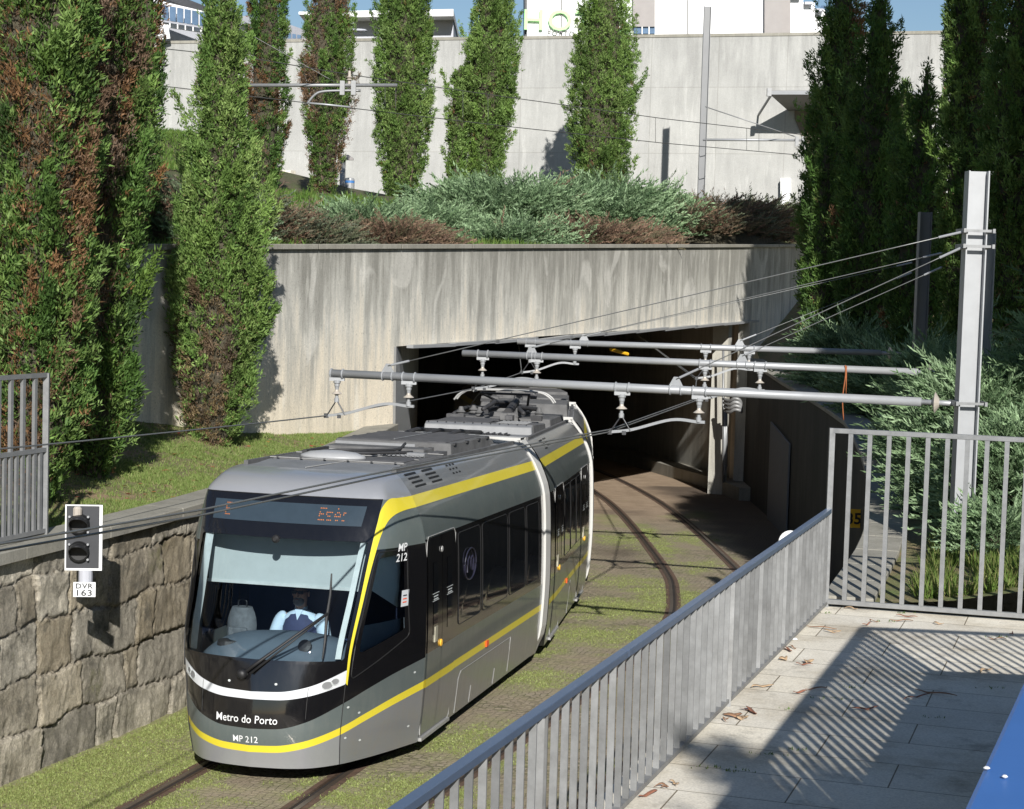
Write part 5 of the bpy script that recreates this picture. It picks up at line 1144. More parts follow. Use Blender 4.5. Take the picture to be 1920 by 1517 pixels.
# --- roof equipment --------------------------------------------------------------
def rbox(y0, y1, x0, x1, z0, z1, mat, J, name='roof_box', tz=None, bev=.012):
    mb = MB(); t1 = z1 if tz is None else tz
    v = [(x0, y0, z0), (x1, y0, z0), (x1, y1, z0), (x0, y1, z0), (x0+.02, y0+.03, z1), (x1-.02, y0+.03, z1), (x1-.02, y1-.03, t1), (x0+.02, y1-.03, t1)]
    mb.add(v, [(0, 1, 2, 3), (4, 5, 6, 7), (0, 1, 5, 4), (1, 2, 6, 5), (2, 3, 7, 6), (3, 0, 4, 7)]); return part_tf(mb.build(name, mat, tram, world=False, bevel=bev), J)
def grille(y0, x0, nx_, ny_, z, J, dx=.06, dy=.07, mat=None):
    mb = MB()
    for i in range(nx_):
        for j in range(ny_): mb.box((x0+i*dx+(.03 if j % 2 else 0), y0+j*dy, z), (dx*.55, dy*.55, .012))
    return part_tf(mb.build('roof_grille', mat or T['roof_light'], tram, world=False), J)
def rails_(J, y0, y1, x=.86):
    for sg in (1, -1):
        mb = MB(); mb.bar((sg*x, y0, 3.12), (sg*x, y1, 3.12), .05, .05); part_tf(mb.build('roof_edge_rail', T['roof'], tram, world=False), J)
rbox(1.72, 2.45, -.80, .80, 3.06, 3.10, T['roof_light'], None, 'front_roof_panel', 3.14)
rbox(2.5, 4.1, -.80, .82, 3.06, 3.15, T['roof'], None, 'roof_hatch')
mb = MB(); mb.lathe([(.40, 0), (.38, .03), (.28, .065), (.1, .085), (.01, .088)], (-.18, 2.88, 3.148), 28, Matrix.Diagonal((1, .62, 1)).to_3x3()); mb.build('antenna_dome', M['soft_white'], tram, world=False, smooth=True)
rbox(2.6, 3.25, .28, .76, 3.15, 3.165, T['mat'], None, 'anti_slip_mat'); rbox(3.4, 4.0, -.7, .1, 3.15, 3.165, T['mat'], None, 'anti_slip_mat'); grille(3.45, .2, 9, 5, 3.168, None)
rbox(4.15, 4.6, -.75, .55, 3.06, 3.20, T['roof'], None); rbox(4.7, 6.75, -.80, .74, 3.06, 3.25, T['roof'], None, 'air_conditioning_box'); rbox(4.8, 6.6, -.7, .64, 3.25, 3.262, T['mat'], None, 'anti_slip_mat')
rbox(4.62, 4.69, -.78, .3, 3.07, 3.23, T['roof_light'], None, 'box_front'); rbox(6.7, 7.5, -.7, .6, 3.06, 3.16, T['roof'], None)
for x in (-.5, -.2, .1): mb = MB(); mb.tube(smoothline([(x, 6.5, 3.2), (x+.05, 7.2, 3.26), (x, 7.9, 3.22), (x+.02, 8.6, 3.18)], 4), .03, 7); mb.build('roof_cable', T['cable'], tram, world=False)
rails_(None, 1.9, 7.5)
# second car: light frame with fans, sloping lid, pantograph
rbox(.3, 1.15, -.82, .84, 3.06, 3.13, T['roof_light'], J2, 'fan_box'); 
for x in (-.32, .32):
    mb = MB(); mb.box((x, .65, 3.14), (.46, .42, .02)); f_ = part_tf(mb.build('fan_recess', T['cable'], tram, world=False), J2)
    for k in range(5): mb = MB(); mb.box((x-.18+.09*k, .65, 3.155), (.02, .38, .03)); mb.build('fan_slat', T['mat'], f_, world=False)
rbox(1.15, 1.32, -.82, .84, 3.06, 3.24, T['roof_light'], J2, 'white_bulkhead', 3.27); rbox(1.34, 2.95, -.84, .84, 3.06, 3.27, T['roof'], J2, 'sloping_lid', 3.22); grille(1.6, .25, 7, 9, 3.265, J2, .065, .09, T['roof_light'])
rbox(1.5, 2.9, -.72, .12, 3.26, 3.272, T['mat'], J2, 'anti_slip_mat')
rbox(3.0, 3.7, -.7, .65, 3.06, 3.2, T['roof'], J2); rbox(3.75, 5.8, -.82, .82, 3.06, 3.24, T['roof'], J2, 'pantograph_base')
rails_(J2, .3, 5.9)
for k, (x, y) in enumerate([(-.6, 3.3), (-.3, 3.35), (.3, 3.5), (.6, 3.9), (-.55, 4.3)]): mb = MB(); mb.lathe([(.05, 0), (.08, .02), (.05, .05), (.08, .07), (.05, .1), (.03, .16)], (x, y, 3.26), 12); part_tf(mb.build('roof_insulator', T['roof'], tram, world=False), J2)
pg = MB(); 
for sg in (1, -1):
    pg.tube([(sg*.34, 4.35, 3.30), (sg*.30, 5.45, 3.34)], .035, 8); pg.tube([(sg*.22, 5.4, 3.40), (sg*.40, 4.1, 3.62)], .022, 7)
pg.tube([(0, 4.5, 3.30), (0, 5.5, 3.44)], .07, 9); pg.tube([(-.36, 5.45, 3.36), (.36, 5.45, 3.36)], .04, 8); pg.tube([(-.42, 4.1, 3.62), (.42, 4.1, 3.62)], .02, 7)
pg = part_tf(pg.build('pantograph_arm', T['cable'], tram, world=False), J2)
mb = MB()
for dy in (-.14, .14): mb.tube(smoothline([(-.83, 4.1+dy, 3.50), (-.74, 4.1+dy, 3.60), (-.55, 4.1+dy, 3.67), (0, 4.1+dy, 3.685), (.55, 4.1+dy, 3.67), (.74, 4.1+dy, 3.60), (.83, 4.1+dy, 3.50)], 5), .016, 7)
for x in (-.5, .5): mb.bar((x, 3.94, 3.655), (x, 4.26, 3.655), .03, .03)
mb.build('pantograph_head', T['seam'], pg, world=False)
for J, mat in ((J3, T['roof']), (J4, T['roof'])):
    rbox(.4, 2.6, -.8, .8, 3.06, 3.36, mat, J); rbox(2.8, 3.6, -.6, .5, 3.06, 3.28, mat, J); rbox(3.8, 5.9, -.8, .8, 3.06, 3.34, mat, J, 'air_conditioning_box'); rails_(J, .3, 6)
for k, pts in enumerate([[(-.2, 3.0, 3.4), (-.1, 3.6, 3.5), (-.25, 4.4, 3.46), (-.1, 5.6, 3.42)], [(.45, 3.1, 3.35), (.3, 3.7, 3.42), (.5, 4.6, 3.36)], [(-.7, 3.2, 3.3), (-.72, 4.6, 3.34), (-.6, 5.8, 3.3), (-.5, 6.9, 3.3)]]): mb = MB(); mb.tube(smoothline(pts, 5), .035, 7); part_tf(mb.build('roof_cable', T['cable'], tram, world=False, smooth=True), J2)
# roof clutter: lids, hinges, louvres and cable trays
rr_ = random.Random(12)
def clutter(J, items):
    for (x, y, z, dx, dy, dz, m) in items: mb = MB(); mb.box((x, y, z), (dx, dy, dz)); part_tf(mb.build('roof_fitting', m, tram, world=False, bevel=.004), J)
it = []
for y in (4.9, 5.5, 6.1, 6.55):
    for x in (-.78, .72): it.append((x, y, 3.235, .05, .10, .03, T['cable']))
for k in range(9): it.append((-.55+.13*k, 4.66, 3.15, .07, .012, .10, T['cable']))
it += [(.66, 4.35, 3.12, .14, .4, .1, T['mat']), (-.05, 5.7, 3.268, .02, 1.7, .012, T['roof_light']), (-.68, 3.7, 3.17, .06, .8, .04, T['cable']), (.62, 3.6, 3.175, .22, .14, .05, T['roof_light']), (0, 7.1, 3.2, .5, .3, .08, T['mat']), (.45, 7.1, 3.17, .16, .5, .05, T['roof_light'])]
for k in range(6): it.append((-.7+.28*k, 2.47, 3.155, .03, .03, .02, T['cable']))
clutter(None, it)
it = []
for k in range(12): it.append((-.75+.135*k, 1.235, 3.275, .02, .02, .015, T['cable']))
for k in range(10): it.append((rr_.uniform(-.7, .7), rr_.uniform(3.1, 5.8), 3.27, rr_.uniform(.08, .3), rr_.uniform(.08, .35), rr_.uniform(.05, .14), rr_.choice([T['roof'], T['mat'], T['cable']])))
clutter(J2, it)
it = []
for k in range(8): it.append((rr_.uniform(-.7, .7), rr_.uniform(.6, 5.8), 3.38, rr_.uniform(.1, .4), rr_.uniform(.1, .5), rr_.uniform(.04, .1), rr_.choice([T['roof'], T['mat'], T['cable']])))
clutter(J3, it)
for pts in ([(-.79, 2.46, 3.155), (.80, 2.46, 3.155)], [(-.79, 3.32, 3.158), (.2, 3.32, 3.158), (.8, 3.05, 3.158)], [(-.1, 1.74, 3.115), (.1, 2.44, 3.145)], [(-.78, 4.12, 3.156), (.80, 4.12, 3.156)]):
    mb = MB(); mb.tube(pts, .006, 5); mb.build('roof_seam', T['seam'], tram, world=False)
for k, pts in enumerate([[(-.5, 3.3, 3.18), (-.2, 3.1, 3.22), (.1, 3.35, 3.22), (.25, 4.0, 3.2), (.2, 4.5, 3.24)], [(-.6, 3.2, 3.18), (-.3, 2.95, 3.2), (.15, 3.15, 3.2), (.5, 3.8, 3.19)]]): mb = MB(); mb.tube(smoothline(pts, 6), .018, 7); mb.build('roof_cable', T['cable'], tram, world=False, smooth=True)
# running gear, dark, below the skirts
def bogie(J, y):
    mb = MB(); mb.box((0, y, .28), (1.9, 1.7, .22))
    for yy_ in (y-.55, y+.55):
        for sg in (1, -1): mb.lathe([(.05, -.06), (.3, -.06), (.32, -.05), (.32, .05), (.3, .06), (.05, .06)], (sg*.735, yy_, .33), 20, Matrix.Rotation(R(90), 3, 'Y'))
    part_tf(mb.build('bogie', M['black'], tram, world=False), J)
bogie(None, 3.6); bogie(J3, 3); bogie(J4, 3)
# --- driver ------------------------------------------------------------------------
def skin_mesh(name, verts, edges, radii, mat, parent=None, sub=2, M4=None, root=0):
    me = bpy.data.meshes.new(name); me.from_pydata([tuple(v) for v in verts], edges, []); o = bpy.data.objects.new(name, me); COL.objects.link(o)
    bm = bmesh.new(); bm.from_mesh(me); sl_ = bm.verts.layers.skin.verify(); bm.verts.ensure_lookup_table()
    for i, v in enumerate(bm.verts): r_ = radii[i]; v[sl_].radius = (r_, r_) if not hasattr(r_, '__len__') else r_; v[sl_].use_root = (i == root)
    bm.to_mesh(me); bm.free()
    m_ = o.modifiers.new('s', 'SKIN'); m_.use_smooth_shade = True; m2 = o.modifiers.new('d', 'SUBSURF'); m2.levels = sub; m2.render_levels = sub
    dg = bpy.context.evaluated_depsgraph_get(); me2 = bpy.data.meshes.new_from_object(o.evaluated_get(dg)); bpy.data.objects.remove(o)
    me2.name = name; me2.materials.clear(); me2.materials.append(mat); me2.polygons.foreach_set('use_smooth', [True]*len(me2.polygons))
    o = bpy.data.objects.new(name, me2); COL.objects.link(o)
    if parent is not None: o.parent = parent
    return o
SK = simple('skin', (.55, .31, .22), .5, 0, .06); NAVY = simple('navy_waistcoat', (.035, .045, .105), .8, 0, .15, 20); SHIRT = simple('pale_blue_shirt', (.50, .63, .75), .75, 0, .05); GREYH = simple('grey_beard', (.28, .27, .26), .9, 0, .3, 40); TROU = simple('dark_trousers', (.02, .022, .035), .8)
hv = [(0, 0, 0), (0, .04, .14), (0, .05, .30), (0, .02, .45), (0, -.01, .54), (0, -.03, .60), (0, -.05, .665), (0, -.055, .74), (0, -.045, .80)]
he = [(i, i+1) for i in range(8)]; hr = [(.16, .12), (.15, .11), (.165, .12), (.16, .11), (.075, .075), (.055, .06), (.070, .085), (.078, .098), (.066, .082)]
def addc(par, pts, rads):
    k = par
    for p, r_ in zip(pts, rads): hv.append(p); he.append((k, len(hv)-1)); hr.append(r_); k = len(hv)-1
    return k
for sg in (1, -1):
    wr = addc(3, [(sg*.17, .01, .48), (sg*.22, -.01, .42), (sg*.285, -.05, .24), (sg*.27, -.22, .19), (sg*.24, -.36, .20), (sg*.235, -.41, .20), (sg*.23, -.46, .20)], [.065, .058, .045, .040, .028, (.036, .018), (.034, .016)])
    for k, (dx, L_) in enumerate([(-.030, .066), (-.010, .076), (.010, .072), (.028, .058)]): addc(wr, [(sg*.23+dx, -.475, .198), (sg*.23+dx*1.15, -.475-L_*.5, .192), (sg*.23+dx*1.2, -.475-L_*.85, .170)], [.009, .0085, .0075])
    addc(wr-1, [(sg*.23-sg*.042, -.43, .192), (sg*.23-sg*.062, -.465, .184)], [.0105, .009])
    addc(0, [(sg*.10, -.06, -.01), (sg*.15, -.44, .02), (sg*.16, -.50, -.38), (sg*.16, -.60, -.43)], [.085, .062, .042, .035])
pe = skin_mesh('person', hv, he, hr, SK)
DM = TM @ Matrix.Translation((-.18, 1.98, .875)) @ Matrix.Scale(1.12, 4); pe.matrix_world = DM
tag(pe, 'tram driver in sunglasses, navy waistcoat and pale blue shirt sitting at the controls', 'person')
def cl(name, pts, ed, rad, mat): return skin_mesh(name, pts, ed, rad, mat, pe)
def loft(name, rings, mat, n=20, parent=None):
    mb = MB(); rows = []
    for (z, cx, cy, rx, ry) in rings:
        rows.append([(cx+rx*math.copysign(abs(math.cos(a))**.8, math.cos(a)), cy+ry*math.copysign(abs(math.sin(a))**.8, math.sin(a)), z) for a in [2*math.pi*k/n for k in range(n+1)]])
    mb.grid(rows); mb.add(rows[0][:-1], [tuple(range(n))]); mb.add(rows[-1][:-1], [tuple(range(n))]); return mb.build(name, mat, pe, world=False, smooth=True)
loft('shirt', [(.0, 0, .01, .165, .125), (.15, 0, .02, .16, .12), (.30, 0, .02, .18, .125), (.42, 0, .01, .20, .12), (.50, 0, 0, .19, .10), (.545, 0, -.005, .12, .08), (.575, 0, -.02, .062, .065), (.605, 0, -.025, .060, .062)], SHIRT)
for sg in (1, -1):
    mb = MB(); mb.tube(smoothline([(sg*.15, .0, .50), (sg*.21, -.01, .455), (sg*.245, -.03, .36), (sg*.272, -.045, .27)], 4), [.060, .070, .074, .073, .072, .071, .070, .070, .069, .068, .067, .066, .066], 14); mb.build('sleeve', SHIRT, pe, world=False, smooth=True)
loft('waistcoat', [(.0, 0, .005, .178, .145), (.15, 0, .01, .175, .145), (.30, 0, .01, .190, .148), (.40, 0, 0, .185, .142), (.47, 0, -.005, .165, .125), (.525, 0, -.005, .125, .098), (.548, 0, 0, .085, .075)], NAVY)
mb = MB(); mb.add([(-.045, -.085, .59), (.045, -.085, .59), (.0, -.135, .48)], [(0, 1, 2)]); mb.build('shirt_front', SHIRT, pe, world=False)
cl('trousers', [(0, 0, 0), (.10, -.06, -.01), (.15, -.44, .02), (.16, -.49, -.33), (-.10, -.06, -.01), (-.15, -.44, .02), (-.16, -.49, -.33)], [(0, 1), (1, 2), (2, 3), (0, 4), (4, 5), (5, 6)], [(.175, .14), .10, .075, .055, .10, .075, .055], TROU)
def blob(name, c, r_, mat, n=16):
    mb = MB(); pr = [(math.sin(math.pi*k/10), -math.cos(math.pi*k/10)) for k in range(11)]; pr[0] = (.02, -1); pr[-1] = (.02, 1); mb.lathe(pr, c, n, Matrix.Diagonal(r_).to_3x3()); return mb.build(name, mat, pe, world=False, smooth=True)
blob('beard', (0, -.105, .665), (.058, .052, .050), GREYH); blob('hair', (0, -.03, .825), (.076, .088, .045), GREYH)
blob('nose', (0, -.150, .735), (.014, .022, .024), SK); blob('mouth', (0, -.156, .690), (.022, .006, .006), simple('lips', (.30, .13, .10), .5))
for sg in (1, -1): blob('ear', (sg*.082, -.04, .735), (.010, .020, .030), SK)
mb = MB()
for sg in (1, -1): mb.box((sg*.033, -.147, .758), (.052, .012, .034)); mb.bar((sg*.062, -.145, .765), (sg*.085, -.04, .76), .006, .008)
mb.bar((-.012, -.150, .765), (.012, -.150, .765), .008, .008); mb.build('sunglasses', M['black'], pe, world=False, bevel=.004)
# backpack on the left of the dashboard
bpk = thing('backpack', 'grey backpack standing in the cab beside the driver', 'backpack'); bpk.matrix_world = TM @ Matrix.Translation((-.78, 1.72, 1.30))
BPM = simple('grey_backpack', (.10, .11, .12), .8, 0, .3, 14)
mb = MB(); n_ = 14; rows = []
for i in range(9):
    z = -.26+.50*i/8; w_ = .17*(1-.35*max(0, (z-.05)/.2)**2) if z > .05 else .17
    rows.append([(w_*math.cos(2*math.pi*j/n_)*1.0, .11*math.sin(2*math.pi*j/n_)*(1-.2*(z > .15)), z) for j in range(n_+1)])
mb.grid(rows); mb.add([r_ for r_ in rows[-1][:-1]], [tuple(range(n_))]); mb.build('bag', BPM, bpk, world=False, smooth=True)
mb = MB(); mb.box((0, -.12, -.08), (.22, .05, .22)); mb.build('front_pocket', BPM, bpk, world=False, bevel=.02, seg=2)
mb = MB(); mb.tube(smoothline([(-.05, 0, .24), (-.04, 0, .31), (.04, 0, .31), (.05, 0, .24)], 5), .008, 6); mb.build('handle', M['black'], bpk, world=False)
# ================================================================ RAILINGS
def baluster_run(root, a, b, zb, zt, sp, w_, d_, mat, skip0=False):
    a = Vector(a); b = Vector(b); L = (b-a).length; n = int(L/sp); dr = (b-a).normalized()
    for k in range(n+1):
        if k == 0 and skip0: continue
        p = a+dr*sp*k; mb = MB(); mb.bar((p.x, p.y, zb), (p.x, p.y, zt), d_, w_, up=tuple(dr)); mb.build('baluster', mat, root)
WZ = 1.95
y0 = 4.6; A_ = Vector((rl(y0), y0, 0)); B_ = Vector((FC.x, FC.y, 0)); 
lr = wthing('low_railing', 'waist-high grey steel railing with top rail tinted by painted-in sky reflection, running diagonally beside the walkway', 'railing', (A_.x, A_.y, WZ))
for k, (p, q) in enumerate(((A_, A_.lerp(B_, .455)), (A_.lerp(B_, .4555), B_))):
    mb = MB(); mb.bar((p.x, p.y, WZ+.985), (q.x, q.y, WZ+.985), .062, .045); mb.build('top_rail', M['rail_grey'], lr, bevel=.004)
mb = MB(); mb.bar((A_.x, A_.y, WZ+.045), (B_.x, B_.y, WZ+.045), .05, .03); mb.build('bottom_rail', M['bar_grey'], lr)
baluster_run(lr, A_+Vector((.02, .05, 0)), B_, WZ+.06, WZ+.963, .19, .012, .041, M['bar_grey'])
for k in (0, .33, .66): p = A_.lerp(B_, k+.01); mb = MB(); mb.bar((p.x, p.y, WZ-.01), (p.x, p.y, WZ+.96), .06, .05); mb.build('post', M['bar_grey'], lr)
fe = wthing('tall_fence', 'tall grey steel bar fence across the end of the walkway', 'fence', (FC.x, FC.y, WZ))
Fb = FC+FD*6.2; mb = MB(); mb.bar((FC.x, FC.y, WZ+1.80), (Fb.x, Fb.y, WZ+1.80), .05, .05); mb.build('top_rail', M['steel'], fe, bevel=.004)
mb = MB(); mb.bar((FC.x, FC.y, WZ+.06), (Fb.x, Fb.y, WZ+.06), .05, .05); mb.build('bottom_rail', M['steel'], fe, bevel=.004)
mb = MB(); mb.bar((FC.x, FC.y, WZ), (FC.x, FC.y, WZ+1.825), .055, .055); mb.build('corner_post', M['steel'], fe)
baluster_run(fe, FC+FD*.19, Fb, WZ+.085, WZ+1.775, .19, .045, .05, M['steel'])
# left tall fence with denser lower half on the stone wall
a = atZ(84, 1003, 2.37); b = atZ(0, 1021, 2.37); dl_ = (b-a).normalized(); b2 = a+dl_*4.5
lf = wthing('wall_fence', 'grey steel fence with doubled lower bars standing on the left stone wall', 'fence', tuple(a))
hz = 1.68
for z_, nm in ((hz, 'top_rail'), (.90, 'middle_rail'), (.05, 'bottom_rail')): mb = MB(); mb.bar((a.x, a.y, 2.37+z_), (b2.x, b2.y, 2.37+z_), .045, .045); mb.build(nm, M['steel'], lf)
mb = MB(); mb.bar((a.x, a.y, 2.37), (a.x, a.y, 2.37+hz+.02), .06, .05); mb.build('end_post', M['steel'], lf)
for k in range(1, 20):
    p = a+dl_*.21*k; mb = MB(); mb.bar((p.x, p.y, 2.42), (p.x, p.y, 2.37+hz-.02), .035, .045, up=tuple(dl_)); mb.build('baluster', M['steel'], lf)
    p = a+dl_*(.21*k-.105); mb = MB(); mb.bar((p.x, p.y, 2.42), (p.x, p.y, 2.37+.88), .035, .045, up=tuple(dl_)); mb.build('short_baluster', M['steel'], lf)
# viewing deck with handrail close to the camera (its shadow falls on the walkway)
HC = Vector((3.97, 12.08, 0)); HD = Vector((.34, 1, 0)).normalized(); h0 = atZ(1805, 1517, 4.70); h1 = atZ(1925, 1262, 4.70)
HDn = (h1-h0); HDn.z = 0; HDn.normalize(); side_ = Vector((HDn.y, -HDn.x, 0))
hs = h0+side_*.05; hr_ = wthing('deck_handrail', 'metal handrail coloured with the reflected sky blue, cropped by the lower right corner of the photo', 'handrail', (HC.x, HC.y, 3.62))
mb = MB(); st = Vector((h0.x, h0.y, 0))+side_*.05-HDn*3.2; m1 = Vector((h1.x, h1.y, 0))+side_*.05+HDn*.8
mb.bar((st.x, st.y, 4.675), (m1.x, m1.y, 4.675), .10, .05); mb.bar((m1.x, m1.y, 4.675), (HC.x, HC.y, 4.60), .10, .05); E2 = HC+Vector((9, -.75, 0)); mb.bar((HC.x-.03, HC.y, 4.60), (E2.x, E2.y, 4.60), .10, .05); mb.build('top_rail', M['handrail'], hr_, bevel=.006, seg=2)
mb = MB()
for px_, py_, r__ in ((1850, 1441, .0035), (1884, 1457, .003)):
    p = atZ(px_, py_, 4.702); mb = MB(); mb.lathe([(r__*.4, -.001), (r__, .0005), (r__*.5, .002)], p, 10); mb.build('bird_dropping', M['white'], hr_)
baluster_run(hr_, HC, m1, 3.62, 4.58, .195, .045, .05, M['steel']); baluster_run(hr_, HC, E2, 3.62, 4.58, .10, .03, .04, M['steel'], True); baluster_run(hr_, st, m1, 3.62, 4.65, .195, .03, .05, M['steel'], True)
mb = MB(); bk = st-HDn*4; mb.prism([(bk.x-.1, bk.y, 3.42), (st.x-.1, st.y, 3.42), (HC.x-.02, HC.y+.02, 3.42), (E2.x, E2.y+.02, 3.42), (E2.x, -6, 3.42)], (0, 0, .2)); tag(mb.build('viewing_deck', M['paving']), kind='structure')
# ================================================================ MASTS, ARMS, WIRES
def mast(name, x, y, zb, zt, label, w_=.24, mat=None, gidx='catenary masts'):
    t = wthing(name, label, 'mast', (x, y, zb), gidx); mat = mat or M['alu']; mb = MB(); d = w_
    for sx in (-1, 1): mb.box((x+sx*(w_/2-.008), y, (zb+zt)/2), (.016, d*.9, zt-zb))
    mb.build('flange', mat, t); mb = MB(); mb.box((x, y, (zb+zt)/2), (w_-.03, .014, zt-zb)); mb.build('web', mat, t)
    mb = MB(); mb.box((x, y, zb+.02), (.5, .5, .04)); mb.build('base_plate', mat, t); return t
def mast2(*a, **k):
    # flanges must be separate parts
    name, x, y, zb, zt, label = a; w_ = k.get('w_', .24); mat = k.get('mat') or M['alu']
    t = wthing(name, label, 'mast', (x, y, zb), 'catenary masts')
    for sx in (-1, 1): mb = MB(); mb.box((x+sx*(w_/2-.008), y, (zb+zt)/2), (.016, w_*.9, zt-zb)); mb.build('flange', mat, t)
    mb = MB(); mb.box((x, y, (zb+zt)/2), (w_-.034, .014, zt-zb-.004)); mb.build('web', mat, t)
    mb = MB(); mb.box((x, y, zb+.02), (.5, .5, .04)); mb.build('base_plate', mat, t); return t
m_1 = mast2('catenary_mast', 5.40, 21.5, rbz(5.4, 21.5)-.1, 6.61, 'pale steel mast in the right foreground carrying the nearest crossarm', w_=.245)
m_2 = mast2('catenary_mast', 7.02, 27.2, 2.2, 6.1, 'steel mast mostly hidden in the junipers carrying the middle crossarm', w_=.22)
m_3 = mast2('catenary_mast', 7.38, 33.0, 2.6, 6.63, 'thin dark shaded mast standing among the right-hand cypresses', w_=.22, mat=M['mast_grey'])
mt = atD(1324, 12, 66); m_4 = mast2('catenary_mast', 6.62, 66, 7.4, mt.z, 'tall steel mast in front of the far wall beside the juniper mound', w_=.25, mat=M['mast_grey'])
b5 = atD(425, 300, 55); m_5 = mast2('catenary_mast', b5.x, 55, 6.9, 14.5, 'steel mast hidden behind the spindle-shaped cypress', w_=.24, mat=M['steel'])
# clamps on the foreground mast
for y_, h_ in ((433, 1), (462, 1), (757, 1)):
    z_ = atD(1830, y_, 21.4).z; mb = MB(); mb.bar((5.22, 21.36, z_), (5.60, 21.36, z_), .03, .03); mb.bar((5.22, 21.64, z_), (5.60, 21.64, z_), .03, .03); mb.bar((5.24, 21.3, z_), (5.24, 21.7, z_), .03, .05); mb.bar((5.58, 21.3, z_), (5.58, 21.7, z_), .03, .05); mb.build('clamp', M['steel'], m_1)
def tube_obj(name, pts, r_, mat, parent, n=8): mb = MB(); mb.tube(pts, r_, n); return mb.build(name, mat, parent, smooth=True)
def insulator(parent, p, L=.30, r_=.07, mat=None):
    c = Vector((p.x, p.y, p.z-L)); mb = MB()
    mb.mat(0).lathe([(.034, 0), (.034, .05), (.022, .06), (.022, .10)], c, 12); mb.mat(1).lathe([(.022, .10), (r_*1.05, .115), (.028, .15), (.024, .17)], c, 14); mb.mat(0).lathe([(.024, .17), (.028, .20), (.036, .22), (.036, L-.05), (.05, L-.04), (.05, L)], c, 12)
    mb.build('insulator', [M['alu'], M['insul']], parent, smooth=False)
def crossarm(lx, ly, rx, ry, z, label, ins, brk, rad=.055):
    A = atZ(lx, ly, z); B = atZ(rx, ry, z); d = (B-A).normalized(); t = wthing('crossarm', label, 'crossarm', tuple(B), 'crossarms over the tracks')
    e = B-d*.42; tube_obj('tube', [A, e], rad, M['alu'], t, 14); tube_obj('end_rod', [e, B+d*.08], rad*.6, M['alu'], t, 10)
    mb = MB(); mb.lathe([(.05, -.03), (.13, 0), (.05, .05)], e+d*.16, 16, Vector((0, 0, 1)).rotation_difference(d).to_matrix()); mb.build('disc_insulator', M['insul'], t)
    def at(px):      # point of the arm under a picture column
        best = min((abs((CX+FPX*((A+(B-A)*k/400)-Vector(_C)).dot(Vector(_r))/((A+(B-A)*k/400)-Vector(_C)).dot(Vector(_fw)))-px), k) for k in range(401)); return A+(B-A)*best[1]/400
    pts = []
    for px, kind in ins:
        p = at(px); mb = MB()
        for s_ in (-1, 1): mb.lathe([(rad+.004, -.012), (rad+.016, 0), (rad+.004, .012)], p+d*s_*.085, 14, Vector((0, 0, 1)).rotation_difference(d).to_matrix())
        mb.box(p+Vector((0, 0, -rad-.02)), (.20, .07, .045)); mb.build('saddle', M['alu'], t); insulator(t, p-Vector((0, 0, rad+.03)))
        q = p-Vector((0, 0, rad+.33)); pts.append(q)
        if kind == 'v':
            mb = MB()
            for s_ in (-1, 1):
                for e_ in (-.02, .02): mb.tube([q+Vector((0, e_, .03)), q+d*s_*.13+Vector((0, e_, -.17))], .008, 6)
            mb.build('v_hanger', M['dark_metal'], t)
    # curved steady arm from the plain insulator to below the v hanger
    for k in range(0, len(pts)-1, 2):
        v, h_ = pts[k], pts[k+1]; c = v+Vector((0, 0, -.19)); w0 = c-d*.15; mid = h_.lerp(c, .35)+Vector((0, 0, .075)); pp = smoothline([h_+d*.08+Vector((0, 0, -.0)), h_-d*.02, mid, c.lerp(h_, .15)+Vector((0, 0, .02)), w0], 6)
        mb = MB()
        for i in range(len(pp)-1): mb.bar(pp[i], pp[i+1], .03, .035)
        mb.build('steady_arm', M['alu'], t); mb = MB(); mb.box(w0, (.06, .05, .06)); mb.box(c+d*.04, (.05, .05, .05)); mb.build('wire_clamp', M['dark_metal'], t)
        t['c%d' % (k//2)] = tuple(w0)
    bp = []
    for px in brk:
        p = at(px); mb = MB()
        for s_ in (-1, 1): mb.lathe([(rad+.004, -.01), (rad+.014, 0), (rad+.004, .01)], p+d*s_*.07, 14, Vector((0, 0, 1)).rotation_difference(d).to_matrix())
        mb.prism([p-d*.09+Vector((0, 0, rad)), p+d*.09+Vector((0, 0, rad)), p+d*.03+Vector((0, 0, rad+.11)), p-d*.03+Vector((0, 0, rad+.11))], (0, .02, 0)); mb.build('stay_bracket', M['alu'], t); bp.append(p+Vector((0, 0, rad+.08)))
    return t, bp, at
ca1, br1, at1 = crossarm(622, 700, 1795, 757, 3.86, 'nearest and longest pale tube crossarm reaching from the foreground mast over the tram', [(633, 'v'), (766, 'h'), (1167, 'v'), (1313, 'h')], [727, 1266])
ca2, br2, at2 = crossarm(868, 662, 1775, 700, 3.97, 'middle pale tube crossarm over both tracks with a rusty cord hanging from it', [(905, 'v'), (1008, 'h'), (1322, 'v'), (1426, 'h')], [997, 1392], .055)
ca3, br3, at3 = crossarm(970, 640, 1695, 663, 4.06, 'farthest pale tube crossarm just in front of the tunnel lintel', [(995, 'v'), (1078, 'h'), (1323, 'v'), (1405, 'h')], [1094, 1386], .055)
WG = 'overhead wires'
def wire(pts, label, r_=.008, mat=None, name='overhead_wire', cat='wire', sag=0.):
    P = [Vector(p) for p in pts]; out = []
    for i in range(len(P)-1):
        for k in range(8): t_ = k/8; q = P[i].lerp(P[i+1], t_); q.z -= sag*4*t_*(1-t_); out.append(q)
    out.append(P[-1]); mb = MB(); mb.tube(out, r_, 6); o = mb.build(name, mat or M['wire_grey'], smooth=True); return tag(o, label, cat, WG)
